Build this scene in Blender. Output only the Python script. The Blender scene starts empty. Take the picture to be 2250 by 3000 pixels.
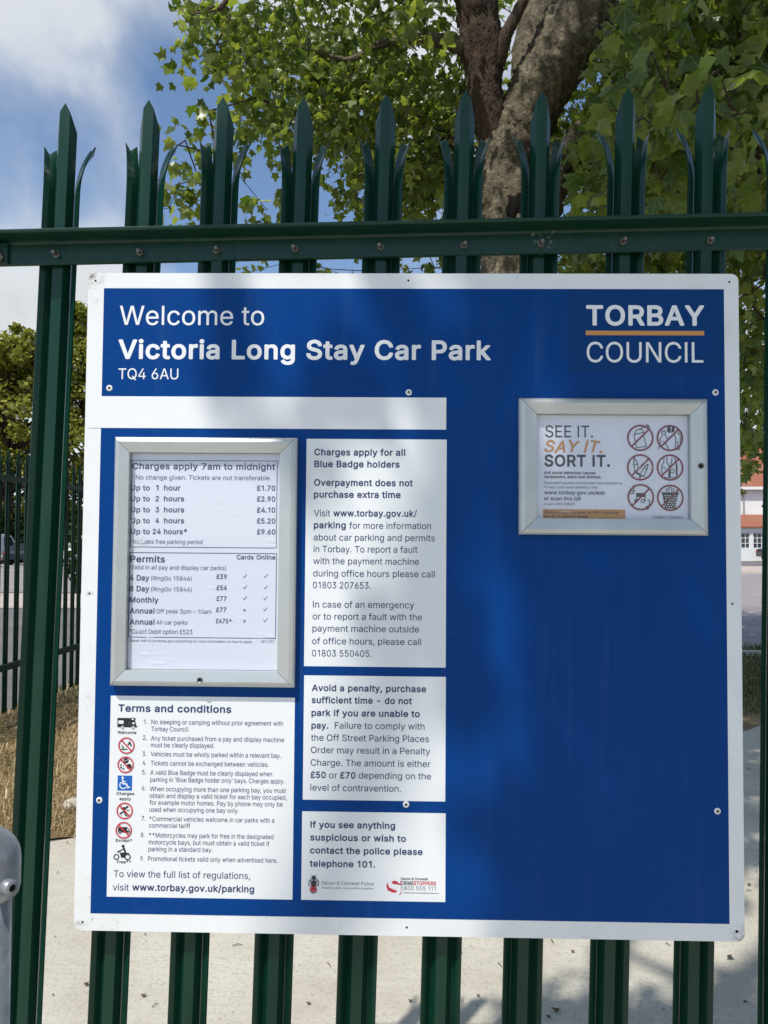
import bpy, bmesh, math, random
import numpy as np
from mathutils import Vector, Matrix, Euler

rng = np.random.default_rng(7)
random.seed(7)
SC = bpy.context.scene
COL = SC.collection
R = math.radians

# ------------------------------------------------------------------ camera
PITCH, YAW = 0.0378, 0.0182
CAM = Vector((-0.019, -1.4186, 1.5613))
cam_data = bpy.data.cameras.new('camera')
cam = bpy.data.objects.new('camera', cam_data)
COL.objects.link(cam)
cam.location = CAM
cam.rotation_euler = (math.pi / 2 + PITCH, 0, YAW)
cam_data.sensor_fit = 'VERTICAL'
cam_data.sensor_height = 36.0
cam_data.sensor_width = 27.0
cam_data.lens = 27.05
cam_data.clip_start = 0.05
cam_data.clip_end = 3000
SC.camera = cam
SC.render.resolution_x, SC.render.resolution_y = 768, 1024

CAMR = Euler((math.pi / 2 + PITCH, 0, YAW)).to_matrix()


def ray(px, py):
    """direction of a photo pixel (2250 x 3000 photo), depth 1"""
    return CAMR @ Vector(((px - 1125) / 2254, -(py - 1500) / 2254, -1.0))


def at(px, py, depth):
    return CAM + ray(px, py) * depth


# ------------------------------------------------------------------ sun, sky, exposure
SUN_DIR = Vector((0.58, 1.0, -1.85)).normalized()      # the way the light travels
SUN_TO = -SUN_DIR
sun_data = bpy.data.lights.new('sun', 'SUN')
sun_data.energy = 4.9
sun_data.angle = R(0.53)
sun_data.color = (1.0, 0.955, 0.88)
sun = bpy.data.objects.new('sun', sun_data)
COL.objects.link(sun)
sun.location = (-3, -6, 12)
sun.rotation_euler = SUN_DIR.to_track_quat('-Z', 'Y').to_euler()

SC.view_settings.view_transform = 'Standard'
SC.view_settings.look = 'None'
SC.view_settings.exposure = -0.18
SC.view_settings.gamma = 1.0

world = bpy.data.worlds.new('World')
SC.world = world
world.use_nodes = True


class NT:
    """small node tree helper"""

    def __init__(self, tree):
        self.t = tree
        tree.nodes.clear()

    def n(self, kind, ins=None, **props):
        nd = self.t.nodes.new(kind)
        for k, v in props.items():
            setattr(nd, k, v)
        for k, v in (ins or {}).items():
            sock = nd.inputs[k]
            if isinstance(v, bpy.types.NodeSocket):
                self.t.links.new(v, sock)
            elif isinstance(v, bpy.types.Node):
                self.t.links.new(v.outputs[0], sock)
            else:
                sock.default_value = v
        return nd

    def math(self, op, a, b=0.0, c=None, clamp=False):
        ins = {0: a, 1: b}
        if c is not None:
            ins[2] = c
        return self.n('ShaderNodeMath', ins, operation=op, use_clamp=clamp).outputs[0]

    def mix(self, fac, a, b, mode='MIX'):
        nd = self.n('ShaderNodeMix', data_type='RGBA', blend_type=mode)
        for i, v in ((0, fac), (6, a), (7, b)):
            if isinstance(v, bpy.types.NodeSocket):
                self.t.links.new(v, nd.inputs[i])
            else:
                nd.inputs[i].default_value = v if i == 0 else (tuple(v) + (1,))[:4]
        return nd.outputs[2]

    def ramp(self, fac, stops, interp='LINEAR'):
        nd = self.n('ShaderNodeValToRGB', {0: fac})
        cr = nd.color_ramp
        cr.interpolation = interp
        while len(cr.elements) < len(stops):
            cr.elements.new(0.5)
        for e, (p, c) in zip(cr.elements, stops):
            e.position = p
            e.color = (c, c, c, 1) if isinstance(c, (int, float)) else (tuple(c) + (1,))[:4]
        return nd.outputs[0]


w = NT(world.node_tree)
tc = w.n('ShaderNodeTexCoord').outputs['Generated']
sky = w.n('ShaderNodeTexSky', sky_type='NISHITA')
sky.sun_disc = False
sky.sun_elevation = math.asin(SUN_TO.z)
sky.sun_rotation = math.atan2(SUN_TO.x, SUN_TO.y)
sky.air_density, sky.dust_density, sky.ozone_density = 1.0, 0.6, 1.5
n1 = w.n('ShaderNodeTexNoise', {'Vector': tc, 'Scale': 3.1, 'Detail': 9, 'Roughness': 0.58, 'Distortion': 0.25}).outputs[0]
n2 = w.n('ShaderNodeTexNoise', {'Vector': tc, 'Scale': 7.5, 'Detail': 6, 'Roughness': 0.6}).outputs[0]
cov = w.math('ADD', w.math('MULTIPLY', n1, 0.66), w.math('MULTIPLY', n2, 0.34))
# where the cloud banks stand in the sky (direction, angular spread, thickness)
BANKS = [((260, 120), 0.30, 0.20), ((60, 860), 0.20, 0.15), ((560, 690), 0.10, 0.10), ((1300, 250), 0.16, 0.16),
         ((2200, 1150), 0.20, 0.25), ((640, 520), 0.13, -0.34), ((500, 440), 0.08, -0.16), ((10, 500), 0.08, -0.26), ((900, 640), 0.14, -0.28),
         ((1950, 560), 0.20, -0.22), ((800, 120), 0.10, 0.03), ((130, 420), 0.05, -0.02), ((420, 430), 0.06, 0.10)]
for (px, py), spread, wt in BANKS:
    d = ray(px, py).normalized()
    dot = w.n('ShaderNodeVectorMath', {0: tc, 1: tuple(d)}, operation='DOT_PRODUCT').outputs['Value']
    g = w.n('ShaderNodeMapRange', {'Value': dot, 'From Min': math.cos(spread * 1.7), 'From Max': 1.0, 'To Min': 0.0, 'To Max': wt},
            interpolation_type='SMOOTHSTEP').outputs[0]
    cov = w.math('ADD', cov, g)
mask = w.ramp(cov, [(0.42, 0.0), (0.55, 0.30), (0.70, 0.80), (0.86, 1.0)])
shade = w.ramp(cov, [(0.50, (8.2, 8.8, 9.6)), (0.66, (10.2, 10.5, 10.8)), (0.84, (9.2, 9.6, 9.9)), (1.0, (6.8, 7.3, 7.6))])
skyc = w.mix(1.0, sky.outputs[0], (1.75, 1.85, 1.95), 'MULTIPLY')
colr = w.mix(mask, skyc, shade)
bg = w.n('ShaderNodeBackground', {'Color': colr, 'Strength': 0.092})
w.n('ShaderNodeOutputWorld', {'Surface': bg})


# ------------------------------------------------------------------ materials
def new_mat(name):
    m = bpy.data.materials.new(name)
    m.use_nodes = True
    return m, NT(m.node_tree)


def mat(name, base, rough=0.5, metal=0.0, spec=0.5, var=0.0, scale=8.0, var_col=None, bump=0.0, bscale=60.0, coat=0.0, detail=5):
    """procedural paint / stone / cloth: base colour with noise wear, and a noise bump"""
    m, t = new_mat(name)
    tcn = t.n('ShaderNodeTexCoord').outputs['Object']
    col = (tuple(base) + (1,))[:4]
    p = t.n('ShaderNodeBsdfPrincipled', {'Base Color': col, 'Roughness': rough, 'Metallic': metal, 'Specular IOR Level': spec, 'Coat Weight': coat})
    nz = t.n('ShaderNodeTexNoise', {'Vector': tcn, 'Scale': scale, 'Detail': detail, 'Roughness': 0.6}).outputs[0]
    if var:
        vc = var_col or tuple(c * 0.5 for c in base)
        f = t.ramp(nz, [(0.38, 0.0), (0.68, var)])
        t.t.links.new(t.mix(f, base, vc), p.inputs['Base Color'])
    r2 = t.n('ShaderNodeMapRange', {'Value': nz, 'To Min': max(0.02, rough - 0.08), 'To Max': min(1, rough + 0.1)}).outputs[0]
    t.t.links.new(r2, p.inputs['Roughness'])
    if bump:
        bn = t.n('ShaderNodeTexNoise', {'Vector': tcn, 'Scale': bscale, 'Detail': 4}).outputs[0]
        b = t.n('ShaderNodeBump', {'Height': bn, 'Strength': bump, 'Distance': 0.01})
        t.t.links.new(b.outputs[0], p.inputs['Normal'])
    t.n('ShaderNodeOutputMaterial', {'Surface': p})
    return m


M = {}
M['green'] = mat('green_paint', (0.0020, 0.033, 0.0185), 0.28, spec=0.34, var=0.5, scale=5, var_col=(0.004, 0.034, 0.021), bump=0.03, bscale=40)



def overlay(m, build):
    """mix one more colour over a material's base colour: build(NT, coords) -> (factor, colour)"""
    nt = m.node_tree
    t = NT.__new__(NT)
    t.t = nt
    p = next(n for n in nt.nodes if n.type == 'BSDF_PRINCIPLED')
    s = p.inputs['Base Color']
    old = s.links[0].from_socket if s.links else tuple(s.default_value)
    o = t.n('ShaderNodeTexCoord').outputs['Object']
    f, c = build(t, o)
    nt.links.new(t.mix(f, old, c), s)


def chips(t, o):
    a = t.n('ShaderNodeTexNoise', {'Vector': o, 'Scale': 70, 'Detail': 5, 'Roughness': 0.7}).outputs[0]
    b = t.n('ShaderNodeTexNoise', {'Vector': o, 'Scale': 6, 'Detail': 3}).outputs[0]
    return t.ramp(t.math('MULTIPLY', a, b), [(0.43, 0.0), (0.45, 0.7)]), (0.16, 0.19, 0.16)


def dust(t, o):
    mp = t.n('ShaderNodeMapping', {'Vector': o, 'Scale': (14, 14, 1.2)}).outputs[0]
    a = t.n('ShaderNodeTexNoise', {'Vector': mp, 'Scale': 3, 'Detail': 6, 'Roughness': 0.65}).outputs[0]
    return t.ramp(a, [(0.50, 0.0), (0.75, 0.22)]), (0.05, 0.075, 0.06)


def scratches(t, o):
    mp = t.n('ShaderNodeMapping', {'Vector': o, 'Scale': (1.2, 34, 1), 'Rotation': (0, 0, R(24))}).outputs[0]
    a = t.n('ShaderNodeTexNoise', {'Vector': mp, 'Scale': 3.0, 'Detail': 2, 'Distortion': 0.4}).outputs[0]
    b = t.n('ShaderNodeTexNoise', {'Vector': o, 'Scale': 2.6, 'Detail': 2}).outputs[0]
    ln = t.ramp(a, [(0.494, 0.0), (0.5, 1.0), (0.506, 0.0)])
    return t.math('MULTIPLY', ln, t.ramp(b, [(0.56, 0.0), (0.66, 0.30)])), (0.06, 0.16, 0.38)


def grime(t, o):
    mp = t.n('ShaderNodeMapping', {'Vector': o, 'Scale': (26, 2.2, 1)}).outputs[0]
    a = t.n('ShaderNodeTexNoise', {'Vector': mp, 'Scale': 1.4, 'Detail': 5, 'Roughness': 0.6}).outputs[0]
    b = t.n('ShaderNodeTexNoise', {'Vector': o, 'Scale': 120, 'Detail': 2}).outputs[0]
    c = t.n('ShaderNodeTexNoise', {'Vector': o, 'Scale': 5, 'Detail': 2}).outputs[0]
    f = t.math('MAXIMUM', t.ramp(a, [(0.54, 0.0), (0.74, 0.20)]), t.math('MULTIPLY', t.ramp(b, [(0.68, 0.0), (0.72, 0.5)]), t.ramp(c, [(0.48, 0.0), (0.6, 1.0)])))
    return f, (0.035, 0.095, 0.235)


overlay(M['green'], chips)
overlay(M['green'], dust)
M['green_far'] = mat('green_paint_far', (0.002, 0.028, 0.015), 0.45, spec=0.15)
M['bolt'] = mat('zinc_bolt', (0.20, 0.20, 0.19), 0.45, 0.7, var=0.6, scale=90, var_col=(0.16, 0.10, 0.06))
M['alu'] = mat('satin_aluminium', (0.54, 0.56, 0.555), 0.36, 0.55, var=0.45, scale=18, var_col=(0.44, 0.455, 0.45), bump=0.02, bscale=25)
M['galv'] = mat('galvanised_steel', (0.33, 0.35, 0.37), 0.42, 0.5, var=0.9, scale=45, var_col=(0.20, 0.21, 0.23), bump=0.06, bscale=120)
M['hole'] = mat('dark_hole', (0.012, 0.011, 0.010), 0.9, spec=0.05)
M['rubber'] = mat('rubber', (0.02, 0.02, 0.02), 0.7)
M['navy'] = mat('navy_ink', (0.022, 0.036, 0.125), 0.45)
M['grey'] = mat('grey_ink', (0.17, 0.18, 0.21), 0.45)
M['ink'] = mat('dark_ink', (0.022, 0.026, 0.034), 0.45)
M['black'] = mat('black_ink', (0.015, 0.015, 0.017), 0.45)
M['red'] = mat('red_ink', (0.52, 0.02, 0.045), 0.45)
M['maroon'] = mat('maroon_ink', (0.20, 0.012, 0.03), 0.45)
M['orange'] = mat('orange_ink', (0.56, 0.25, 0.07), 0.45)
M['symbol_blue'] = mat('symbol_blue', (0.0, 0.11, 0.45), 0.45)
M['green_ink'] = mat('green_ink', (0.04, 0.13, 0.08), 0.45)
M['white'] = mat('white_vinyl', (0.78, 0.79, 0.80), 0.35)
M['panel_white'] = mat('white_panel_vinyl', (0.76, 0.78, 0.80), 0.36, var=0.12, scale=6, var_col=(0.68, 0.71, 0.72))
M['paper'] = mat('poster_paper', (0.74, 0.75, 0.82), 0.5, var=0.2, scale=7, var_col=(0.69, 0.70, 0.79))
M['blue'] = mat('blue_vinyl', (0.0004, 0.042, 0.205), 0.33, spec=0.10, var=0.35, scale=3.0, var_col=(0.002, 0.052, 0.225), bump=0.015, bscale=7)
M['council_blue'] = mat('council_blue_vinyl', (0.0007, 0.039, 0.170), 0.33, spec=0.12, var=0.3, scale=4, var_col=(0.005, 0.045, 0.15))


overlay(M['blue'], scratches)
overlay(M['blue'], grime)


def board_white():
    m, t = new_mat('white_sign_board')
    o = t.n('ShaderNodeTexCoord').outputs['Object']
    nz = t.n('ShaderNodeTexNoise', {'Vector': o, 'Scale': 4.5, 'Detail': 8, 'Roughness': 0.7}).outputs[0]
    fine = t.n('ShaderNodeTexNoise', {'Vector': o, 'Scale': 60, 'Detail': 4, 'Roughness': 0.7}).outputs[0]
    c = t.mix(t.ramp(nz, [(0.5, 0.0), (0.75, 0.55)]), (0.77, 0.78, 0.79), (0.60, 0.60, 0.58))
    c = t.mix(t.ramp(t.math('MULTIPLY', nz, fine), [(0.36, 0.0), (0.44, 0.8)]), c, (0.35, 0.33, 0.29))
    # scuffed, flaking corners and rust round the screw holes
    for (x, y, r, a) in ((-0.583, 1.172, 0.030, 0.9), (0.583, 0.008, 0.026, 0.8), (-0.580, 0.012, 0.018, 0.5), (-0.574, 0.594, 0.010, 0.55), (0.574, 0.588, 0.008, 0.4)):
        d = t.n('ShaderNodeVectorMath', {0: o, 1: (x, y, 0)}, operation='DISTANCE').outputs['Value']
        f = t.math('SUBTRACT', 1.0, t.math('DIVIDE', d, r), clamp=True)
        f = t.math('MULTIPLY', f, t.ramp(fine, [(0.42, 0.0), (0.58, 1.0)]))
        c = t.mix(t.math('MULTIPLY', f, a, clamp=True), c, (0.20, 0.15, 0.10))
    p = t.n('ShaderNodeBsdfPrincipled', {'Base Color': c, 'Roughness': 0.38})
    t.n('ShaderNodeOutputMaterial', {'Surface': p})
    return m


M['board'] = board_white()


def pane_mat():
    m, t = new_mat('clear_acrylic')
    back = t.n('ShaderNodeNewGeometry').outputs['Backfacing']
    ior = t.n('ShaderNodeMapRange', {'Value': back, 'To Min': 1.45, 'To Max': 1 / 1.45}).outputs[0]
    fr = t.n('ShaderNodeFresnel', {'IOR': ior}).outputs[0]
    g = t.n('ShaderNodeBsdfGlossy', {'Roughness': 0.08, 'Color': (1, 1, 1, 1)})
    tr = t.n('ShaderNodeBsdfTransparent', {'Color': (0.94, 0.95, 0.97, 1)})
    mx = t.n('ShaderNodeMixShader', {0: fr, 1: tr, 2: g})
    # scuffs on the plastic
    o = t.n('ShaderNodeTexCoord').outputs['Object']
    mp = t.n('ShaderNodeMapping', {'Vector': o, 'Scale': (6, 40, 1), 'Rotation': (0, 0, R(-12))}).outputs[0]
    s1 = t.n('ShaderNodeTexNoise', {'Vector': mp, 'Scale': 4, 'Detail': 5, 'Roughness': 0.75}).outputs[0]
    s2 = t.n('ShaderNodeTexNoise', {'Vector': o, 'Scale': 9, 'Detail': 2}).outputs[0]
    f = t.math('MULTIPLY', t.ramp(s1, [(0.56, 0.0), (0.64, 0.5)]), t.ramp(s2, [(0.52, 0.0), (0.64, 1.0)]))
    f = t.math('ADD', f, 0.025)
    df = t.n('ShaderNodeBsdfDiffuse', {'Color': (0.85, 0.86, 0.9, 1)})
    mx = t.n('ShaderNodeMixShader', {0: f, 1: mx, 2: df})
    t.n('ShaderNodeOutputMaterial', {'Surface': mx})
    return m


M['pane'] = pane_mat()


def leaf_mat(name, a, b, ta, tb, tw=0.45, veins=False):
    m, t = new_mat(name)
    rnd = t.n('ShaderNodeNewGeometry').outputs['Random Per Island']
    c = t.ramp(rnd, [(0.0, a), (0.6, b), (0.93, tuple(x * 1.35 for x in b)), (1.0, (0.13, 0.12, 0.03))])
    c2 = t.ramp(rnd, [(0.0, ta), (1.0, tb)])
    if veins:
        at_ = t.n('ShaderNodeAttribute', attribute_name='leaf_xy').outputs['Vector']
        sp = t.n('ShaderNodeSeparateXYZ', {0: at_})
        ax = t.math('ABSOLUTE', sp.outputs[0])
        vv = None
        for ang in (0.0, 42.0, 80.0):
            ca, sa = math.cos(R(ang)), math.sin(R(ang))
            d = t.math('ABSOLUTE', t.math('SUBTRACT', t.math('MULTIPLY', ax, ca), t.math('MULTIPLY', sp.outputs[1], sa)))
            vv = d if vv is None else t.math('MINIMUM', vv, d)
        f = t.ramp(vv, [(0.0, 0.75), (0.035, 0.0)])
        c = t.mix(f, c, (0.24, 0.27, 0.09))
    p = t.n('ShaderNodeBsdfPrincipled', {'Base Color': c, 'Roughness': 0.33, 'Specular IOR Level': 0.5})
    tl = t.n('ShaderNodeBsdfTranslucent', {'Color': c2})
    mx = t.n('ShaderNodeMixShader', {0: tw, 1: p, 2: tl})
    t.n('ShaderNodeOutputMaterial', {'Surface': mx})
    return m


M['leaf'] = leaf_mat('plane_leaf', (0.030, 0.060, 0.012), (0.110, 0.148, 0.028), (0.11, 0.20, 0.015), (0.46, 0.54, 0.06), 0.48, True)
M['leaf_far'] = leaf_mat('far_leaf', (0.13, 0.155, 0.020), (0.32, 0.31, 0.05), (0.20, 0.26, 0.02), (0.42, 0.42, 0.06), 0.35)
M['leaf_dark'] = leaf_mat('hedge_leaf', (0.018, 0.036, 0.010), (0.032, 0.055, 0.014), (0.04, 0.08, 0.01), (0.06, 0.10, 0.015), 0.25)


def bark_mat(name, a, b, c, scale, stretch=1.0):
    m, t = new_mat(name)
    o = t.n('ShaderNodeTexCoord').outputs['Object']
    mp = t.n('ShaderNodeMapping', {'Vector': o, 'Scale': (1, 1, stretch)}).outputs[0]
    n1 = t.n('ShaderNodeTexNoise', {'Vector': mp, 'Scale': scale, 'Detail': 7, 'Roughness': 0.62, 'Distortion': 0.6}).outputs[0]
    n2 = t.n('ShaderNodeTexNoise', {'Vector': mp, 'Scale': scale * 5, 'Detail': 6, 'Roughness': 0.7}).outputs[0]
    col = t.ramp(n1, [(0.36, a), (0.47, b), (0.56, b), (0.66, c)])
    col = t.mix(t.ramp(n2, [(0.40, 0.75), (0.58, 0.0)]), col, tuple(x * 0.45 for x in a))
    h = t.math('ADD', t.math('MULTIPLY', n1, 1.4), n2)
    bmp = t.n('ShaderNodeBump', {'Height': h, 'Strength': 0.9, 'Distance': 0.035})
    p = t.n('ShaderNodeBsdfPrincipled', {'Base Color': col, 'Roughness': 0.85, 'Normal': bmp.outputs[0]})
    t.n('ShaderNodeOutputMaterial', {'Surface': p})
    return m


M['bark'] = bark_mat('plane_bark', (0.095, 0.075, 0.048), (0.20, 0.165, 0.105), (0.36, 0.31, 0.215), 4.5)
M['bark_dark'] = bark_mat('dark_plane_bark', (0.055, 0.034, 0.024), (0.12, 0.072, 0.048), (0.17, 0.12, 0.085), 9.0, 0.45)


def ground_mat(name, a, b, c, scale, fine, bump, rough=0.9, spots=0.0, ridges=0.0):
    m, t = new_mat(name)
    o = t.n('ShaderNodeTexCoord').outputs['Object']
    n1 = t.n('ShaderNodeTexNoise', {'Vector': o, 'Scale': scale, 'Detail': 7, 'Roughness': 0.62}).outputs[0]
    n2 = t.n('ShaderNodeTexNoise', {'Vector': o, 'Scale': fine, 'Detail': 6, 'Roughness': 0.75}).outputs[0]
    col = t.ramp(n1, [(0.33, a), (0.5, b), (0.68, c)])
    col = t.mix(t.ramp(n2, [(0.34, 0.55), (0.5, 0.0)]), col, tuple(x * 0.6 for x in a))
    h = n2
    if spots:
        v = t.n('ShaderNodeTexVoronoi', {'Vector': o, 'Scale': 26.0, 'Randomness': 1.0}).outputs['Distance']
        n3 = t.n('ShaderNodeTexNoise', {'Vector': o, 'Scale': 9.0}).outputs[0]
        f = t.math('MULTIPLY', t.ramp(v, [(0.10, 1.0), (0.17, 0.0)]), t.ramp(n3, [(0.55, 0.0), (0.62, spots)]))
        col = t.mix(f, col, (0.09, 0.08, 0.06))
    if ridges:
        mp = t.n('ShaderNodeMapping', {'Vector': o, 'Scale': (1.5, 60, 1), 'Rotation': (0, 0, R(3))}).outputs[0]
        n4 = t.n('ShaderNodeTexNoise', {'Vector': mp, 'Scale': 1.0, 'Detail': 3}).outputs[0]
        h = t.math('ADD', n2, t.math('MULTIPLY', n4, ridges))
        col = t.mix(t.ramp(n4, [(0.35, 0.35), (0.5, 0.0)]), col, a)
    bmp = t.n('ShaderNodeBump', {'Height': h, 'Strength': bump, 'Distance': 0.012})
    p = t.n('ShaderNodeBsdfPrincipled', {'Base Color': col, 'Roughness': rough, 'Specular IOR Level': 0.25, 'Normal': bmp.outputs[0]})
    t.n('ShaderNodeOutputMaterial', {'Surface': p})
    return m


M['concrete'] = ground_mat('pale_concrete', (0.445, 0.41, 0.335), (0.53, 0.495, 0.415), (0.60, 0.565, 0.485), 1.7, 70, 0.35, spots=0.5, ridges=0.5)
M['asphalt'] = ground_mat('worn_asphalt', (0.13, 0.125, 0.125), (0.17, 0.16, 0.16), (0.21, 0.195, 0.19), 0.6, 45, 0.4)
M['road'] = ground_mat('sunbleached_road', (0.24, 0.215, 0.21), (0.29, 0.265, 0.26), (0.33, 0.30, 0.29), 0.5, 30, 0.3)
M['pavement'] = ground_mat('pale_pavement', (0.42, 0.34, 0.29), (0.48, 0.40, 0.35), (0.52, 0.45, 0.40), 0.8, 20, 0.3)
M['soil'] = ground_mat('dry_soil', (0.17, 0.115, 0.055), (0.25, 0.18, 0.09), (0.34, 0.26, 0.15), 3.0, 28, 1.0)
M['straw'] = leaf_mat('dry_grass', (0.26, 0.18, 0.08), (0.50, 0.38, 0.20), (0.26, 0.2, 0.07), (0.4, 0.32, 0.15), 0.2)
M['grass'] = leaf_mat('green_grass', (0.055, 0.075, 0.018), (0.10, 0.115, 0.03), (0.10, 0.14, 0.02), (0.14, 0.18, 0.03), 0.25)
M['litter'] = mat('dead_leaf', (0.10, 0.07, 0.04), 0.8, var=0.7, scale=30, var_col=(0.04, 0.03, 0.02))
M['stone'] = mat('pale_stone', (0.46, 0.42, 0.36), 0.9, var=0.6, scale=20, var_col=(0.3, 0.26, 0.2), bump=0.6, bscale=30)
M['render'] = mat('white_render', (0.80, 0.80, 0.78), 0.8, var=0.3, scale=0.8, var_col=(0.68, 0.68, 0.66), bump=0.1)
M['gloss_white'] = mat('white_gloss_paint', (0.80, 0.80, 0.79), 0.4)
M['grey_paint'] = mat('grey_paint', (0.28, 0.28, 0.29), 0.5)
M['window_dark'] = mat('window_glass', (0.035, 0.045, 0.055), 0.06, spec=0.8)
M['car_white'] = mat('white_car_paint', (0.78, 0.78, 0.78), 0.22, coat=0.6)
M['car_dark'] = mat('dark_car_paint', (0.020, 0.026, 0.040), 0.22, coat=0.6)
M['car_red'] = mat('red_car_paint', (0.30, 0.015, 0.012), 0.22, coat=0.6)
M['lamp_red'] = mat('tail_lamp', (0.35, 0.01, 0.01), 0.2)
M['lamp_clear'] = mat('head_lamp', (0.7, 0.7, 0.7), 0.1)
M['cable'] = mat('black_cable', (0.02, 0.02, 0.02), 0.6)


def tile_mat():
    m, t = new_mat('red_roof_tiles')
    o = t.n('ShaderNodeTexCoord').outputs['Object']
    br = t.n('ShaderNodeTexBrick', {'Vector': o, 'Scale': 4.0, 'Color1': (0.34, 0.10, 0.055, 1), 'Color2': (0.44, 0.155, 0.085, 1), 'Mortar': (0.16, 0.06, 0.04, 1), 'Mortar Size': 0.03})
    nz = t.n('ShaderNodeTexNoise', {'Vector': o, 'Scale': 1.2, 'Detail': 6}).outputs[0]
    c = t.mix(t.ramp(nz, [(0.4, 0.0), (0.7, 0.6)]), br.outputs[0], (0.30, 0.16, 0.10))
    b = t.n('ShaderNodeBump', {'Height': br.outputs['Fac'], 'Strength': 0.6, 'Distance': 0.03})
    p = t.n('ShaderNodeBsdfPrincipled', {'Base Color': c, 'Roughness': 0.8, 'Normal': b.outputs[0]})
    t.n('ShaderNodeOutputMaterial', {'Surface': p})
    return m


M['tiles'] = tile_mat()


# ------------------------------------------------------------------ object helpers
def link_mesh(name, verts, faces, material, parent=None, smooth=False):
    me = bpy.data.meshes.new(name)
    me.from_pydata([tuple(v) for v in verts], [], faces)
    me.update()
    o = bpy.data.objects.new(name, me)
    COL.objects.link(o)
    for mm in (material if isinstance(material, (list, tuple)) else [material]):
        me.materials.append(mm)
    if smooth:
        me.shade_smooth()
    if parent is not None:
        o.parent = parent
    return o


def link_bm(name, bm, material, parent=None, smooth=False):
    me = bpy.data.meshes.new(name)
    bm.to_mesh(me)
    bm.free()
    o = bpy.data.objects.new(name, me)
    COL.objects.link(o)
    for mm in (material if isinstance(material, (list, tuple)) else [material]):
        me.materials.append(mm)
    if smooth:
        me.shade_smooth()
    if parent is not None:
        o.parent = parent
    return o


def empty(name, loc=(0, 0, 0), rot=(0, 0, 0)):
    o = bpy.data.objects.new(name, None)
    COL.objects.link(o)
    o.location = loc
    o.rotation_euler = rot
    o.empty_display_size = 0.2
    return o


def tag(o, label=None, cat=None, group=None, kind=None):
    if label:
        o['label'] = label
    if cat:
        o['category'] = cat
    if group:
        o['group'] = group
    if kind:
        o['kind'] = kind
    return o


def add_box(bm, lo, hi, bevel=0.0, mi=0):
    r = bmesh.ops.create_cube(bm, size=1.0)
    vs = r['verts']
    c = [(a + b) / 2 for a, b in zip(lo, hi)]
    s = [abs(b - a) for a, b in zip(lo, hi)]
    for v in vs:
        v.co = Vector((v.co.x * s[0] + c[0], v.co.y * s[1] + c[1], v.co.z * s[2] + c[2]))
    fs = list({f for v in vs for f in v.link_faces})
    for f in fs:
        f.material_index = mi
    if bevel:
        es = list({e for v in vs for e in v.link_edges})
        bmesh.ops.bevel(bm, geom=es, offset=bevel, segments=2, affect='EDGES', profile=0.6)
    return vs


def box(name, lo, hi, material, parent=None, bevel=0.0):
    bm = bmesh.new()
    add_box(bm, lo, hi, bevel)
    return link_bm(name, bm, material, parent)


def tube_verts(pts, rads, seg=10, cap=True, jitter=0.0):
    """swept tube along points; returns verts, faces"""
    pts = [Vector(p) for p in pts]
    V, F = [], []
    n = len(pts)
    up = Vector((0.13, 0.97, 0.21)).normalized()
    prev = None
    for i, p in enumerate(pts):
        d = (pts[min(i + 1, n - 1)] - pts[max(i - 1, 0)])
        if d.length < 1e-9:
            d = Vector((0, 0, 1))
        d.normalize()
        a = prev if prev is not None else (up if abs(d.dot(up)) < 0.95 else Vector((1, 0, 0)))
        s = (a - d * a.dot(d)).normalized()
        prev = s
        t = d.cross(s)
        for k in range(seg):
            an = 2 * math.pi * k / seg
            rr = rads[i] * (1 + (jitter * math.sin(k * 2.3 + i * 1.1) + jitter * 0.7 * math.sin(k * 4.1 - i * 2.3) if jitter else 0))
            V.append(p + s * (math.cos(an) * rr) + t * (math.sin(an) * rr))
    for i in range(n - 1):
        for k in range(seg):
            k2 = (k + 1) % seg
            F.append((i * seg + k, i * seg + k2, (i + 1) * seg + k2, (i + 1) * seg + k))
    if cap:
        F.append(tuple(range(seg - 1, -1, -1)))
        F.append(tuple((n - 1) * seg + k for k in range(seg)))
    return V, F


def smooth_path(pts, rads, sub=4):
    """Catmull-Rom through points"""
    P = [Vector(p) for p in pts]
    out, ro = [], []
    n = len(P)
    for i in range(n - 1):
        p0, p1, p2, p3 = P[max(i - 1, 0)], P[i], P[i + 1], P[min(i + 2, n - 1)]
        for k in range(sub):
            t = k / sub
            out.append(0.5 * ((2 * p1) + (p2 - p0) * t + (2 * p0 - 5 * p1 + 4 * p2 - p3) * t * t + (3 * p1 - p0 - 3 * p2 + p3) * t ** 3))
            ro.append(rads[i] * (1 - t) + rads[i + 1] * t)
    out.append(P[-1])
    ro.append(rads[-1])
    return out, ro


class Acc:
    """collects verts and faces of ONE mesh"""

    def __init__(self):
        self.v, self.f = [], []

    def add(self, V, F):
        o = len(self.v)
        self.v.extend(V)
        self.f.extend(tuple(i + o for i in f) for f in F)


# plane leaf: five pointed lobes, folded along the midrib
LEAF_HALF = [(0, 0), (0.20, -0.07), (0.50, 0.06), (0.36, 0.22), (0.58, 0.50), (0.31, 0.50), (0.20, 0.68), (0, 1.0)]


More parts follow.
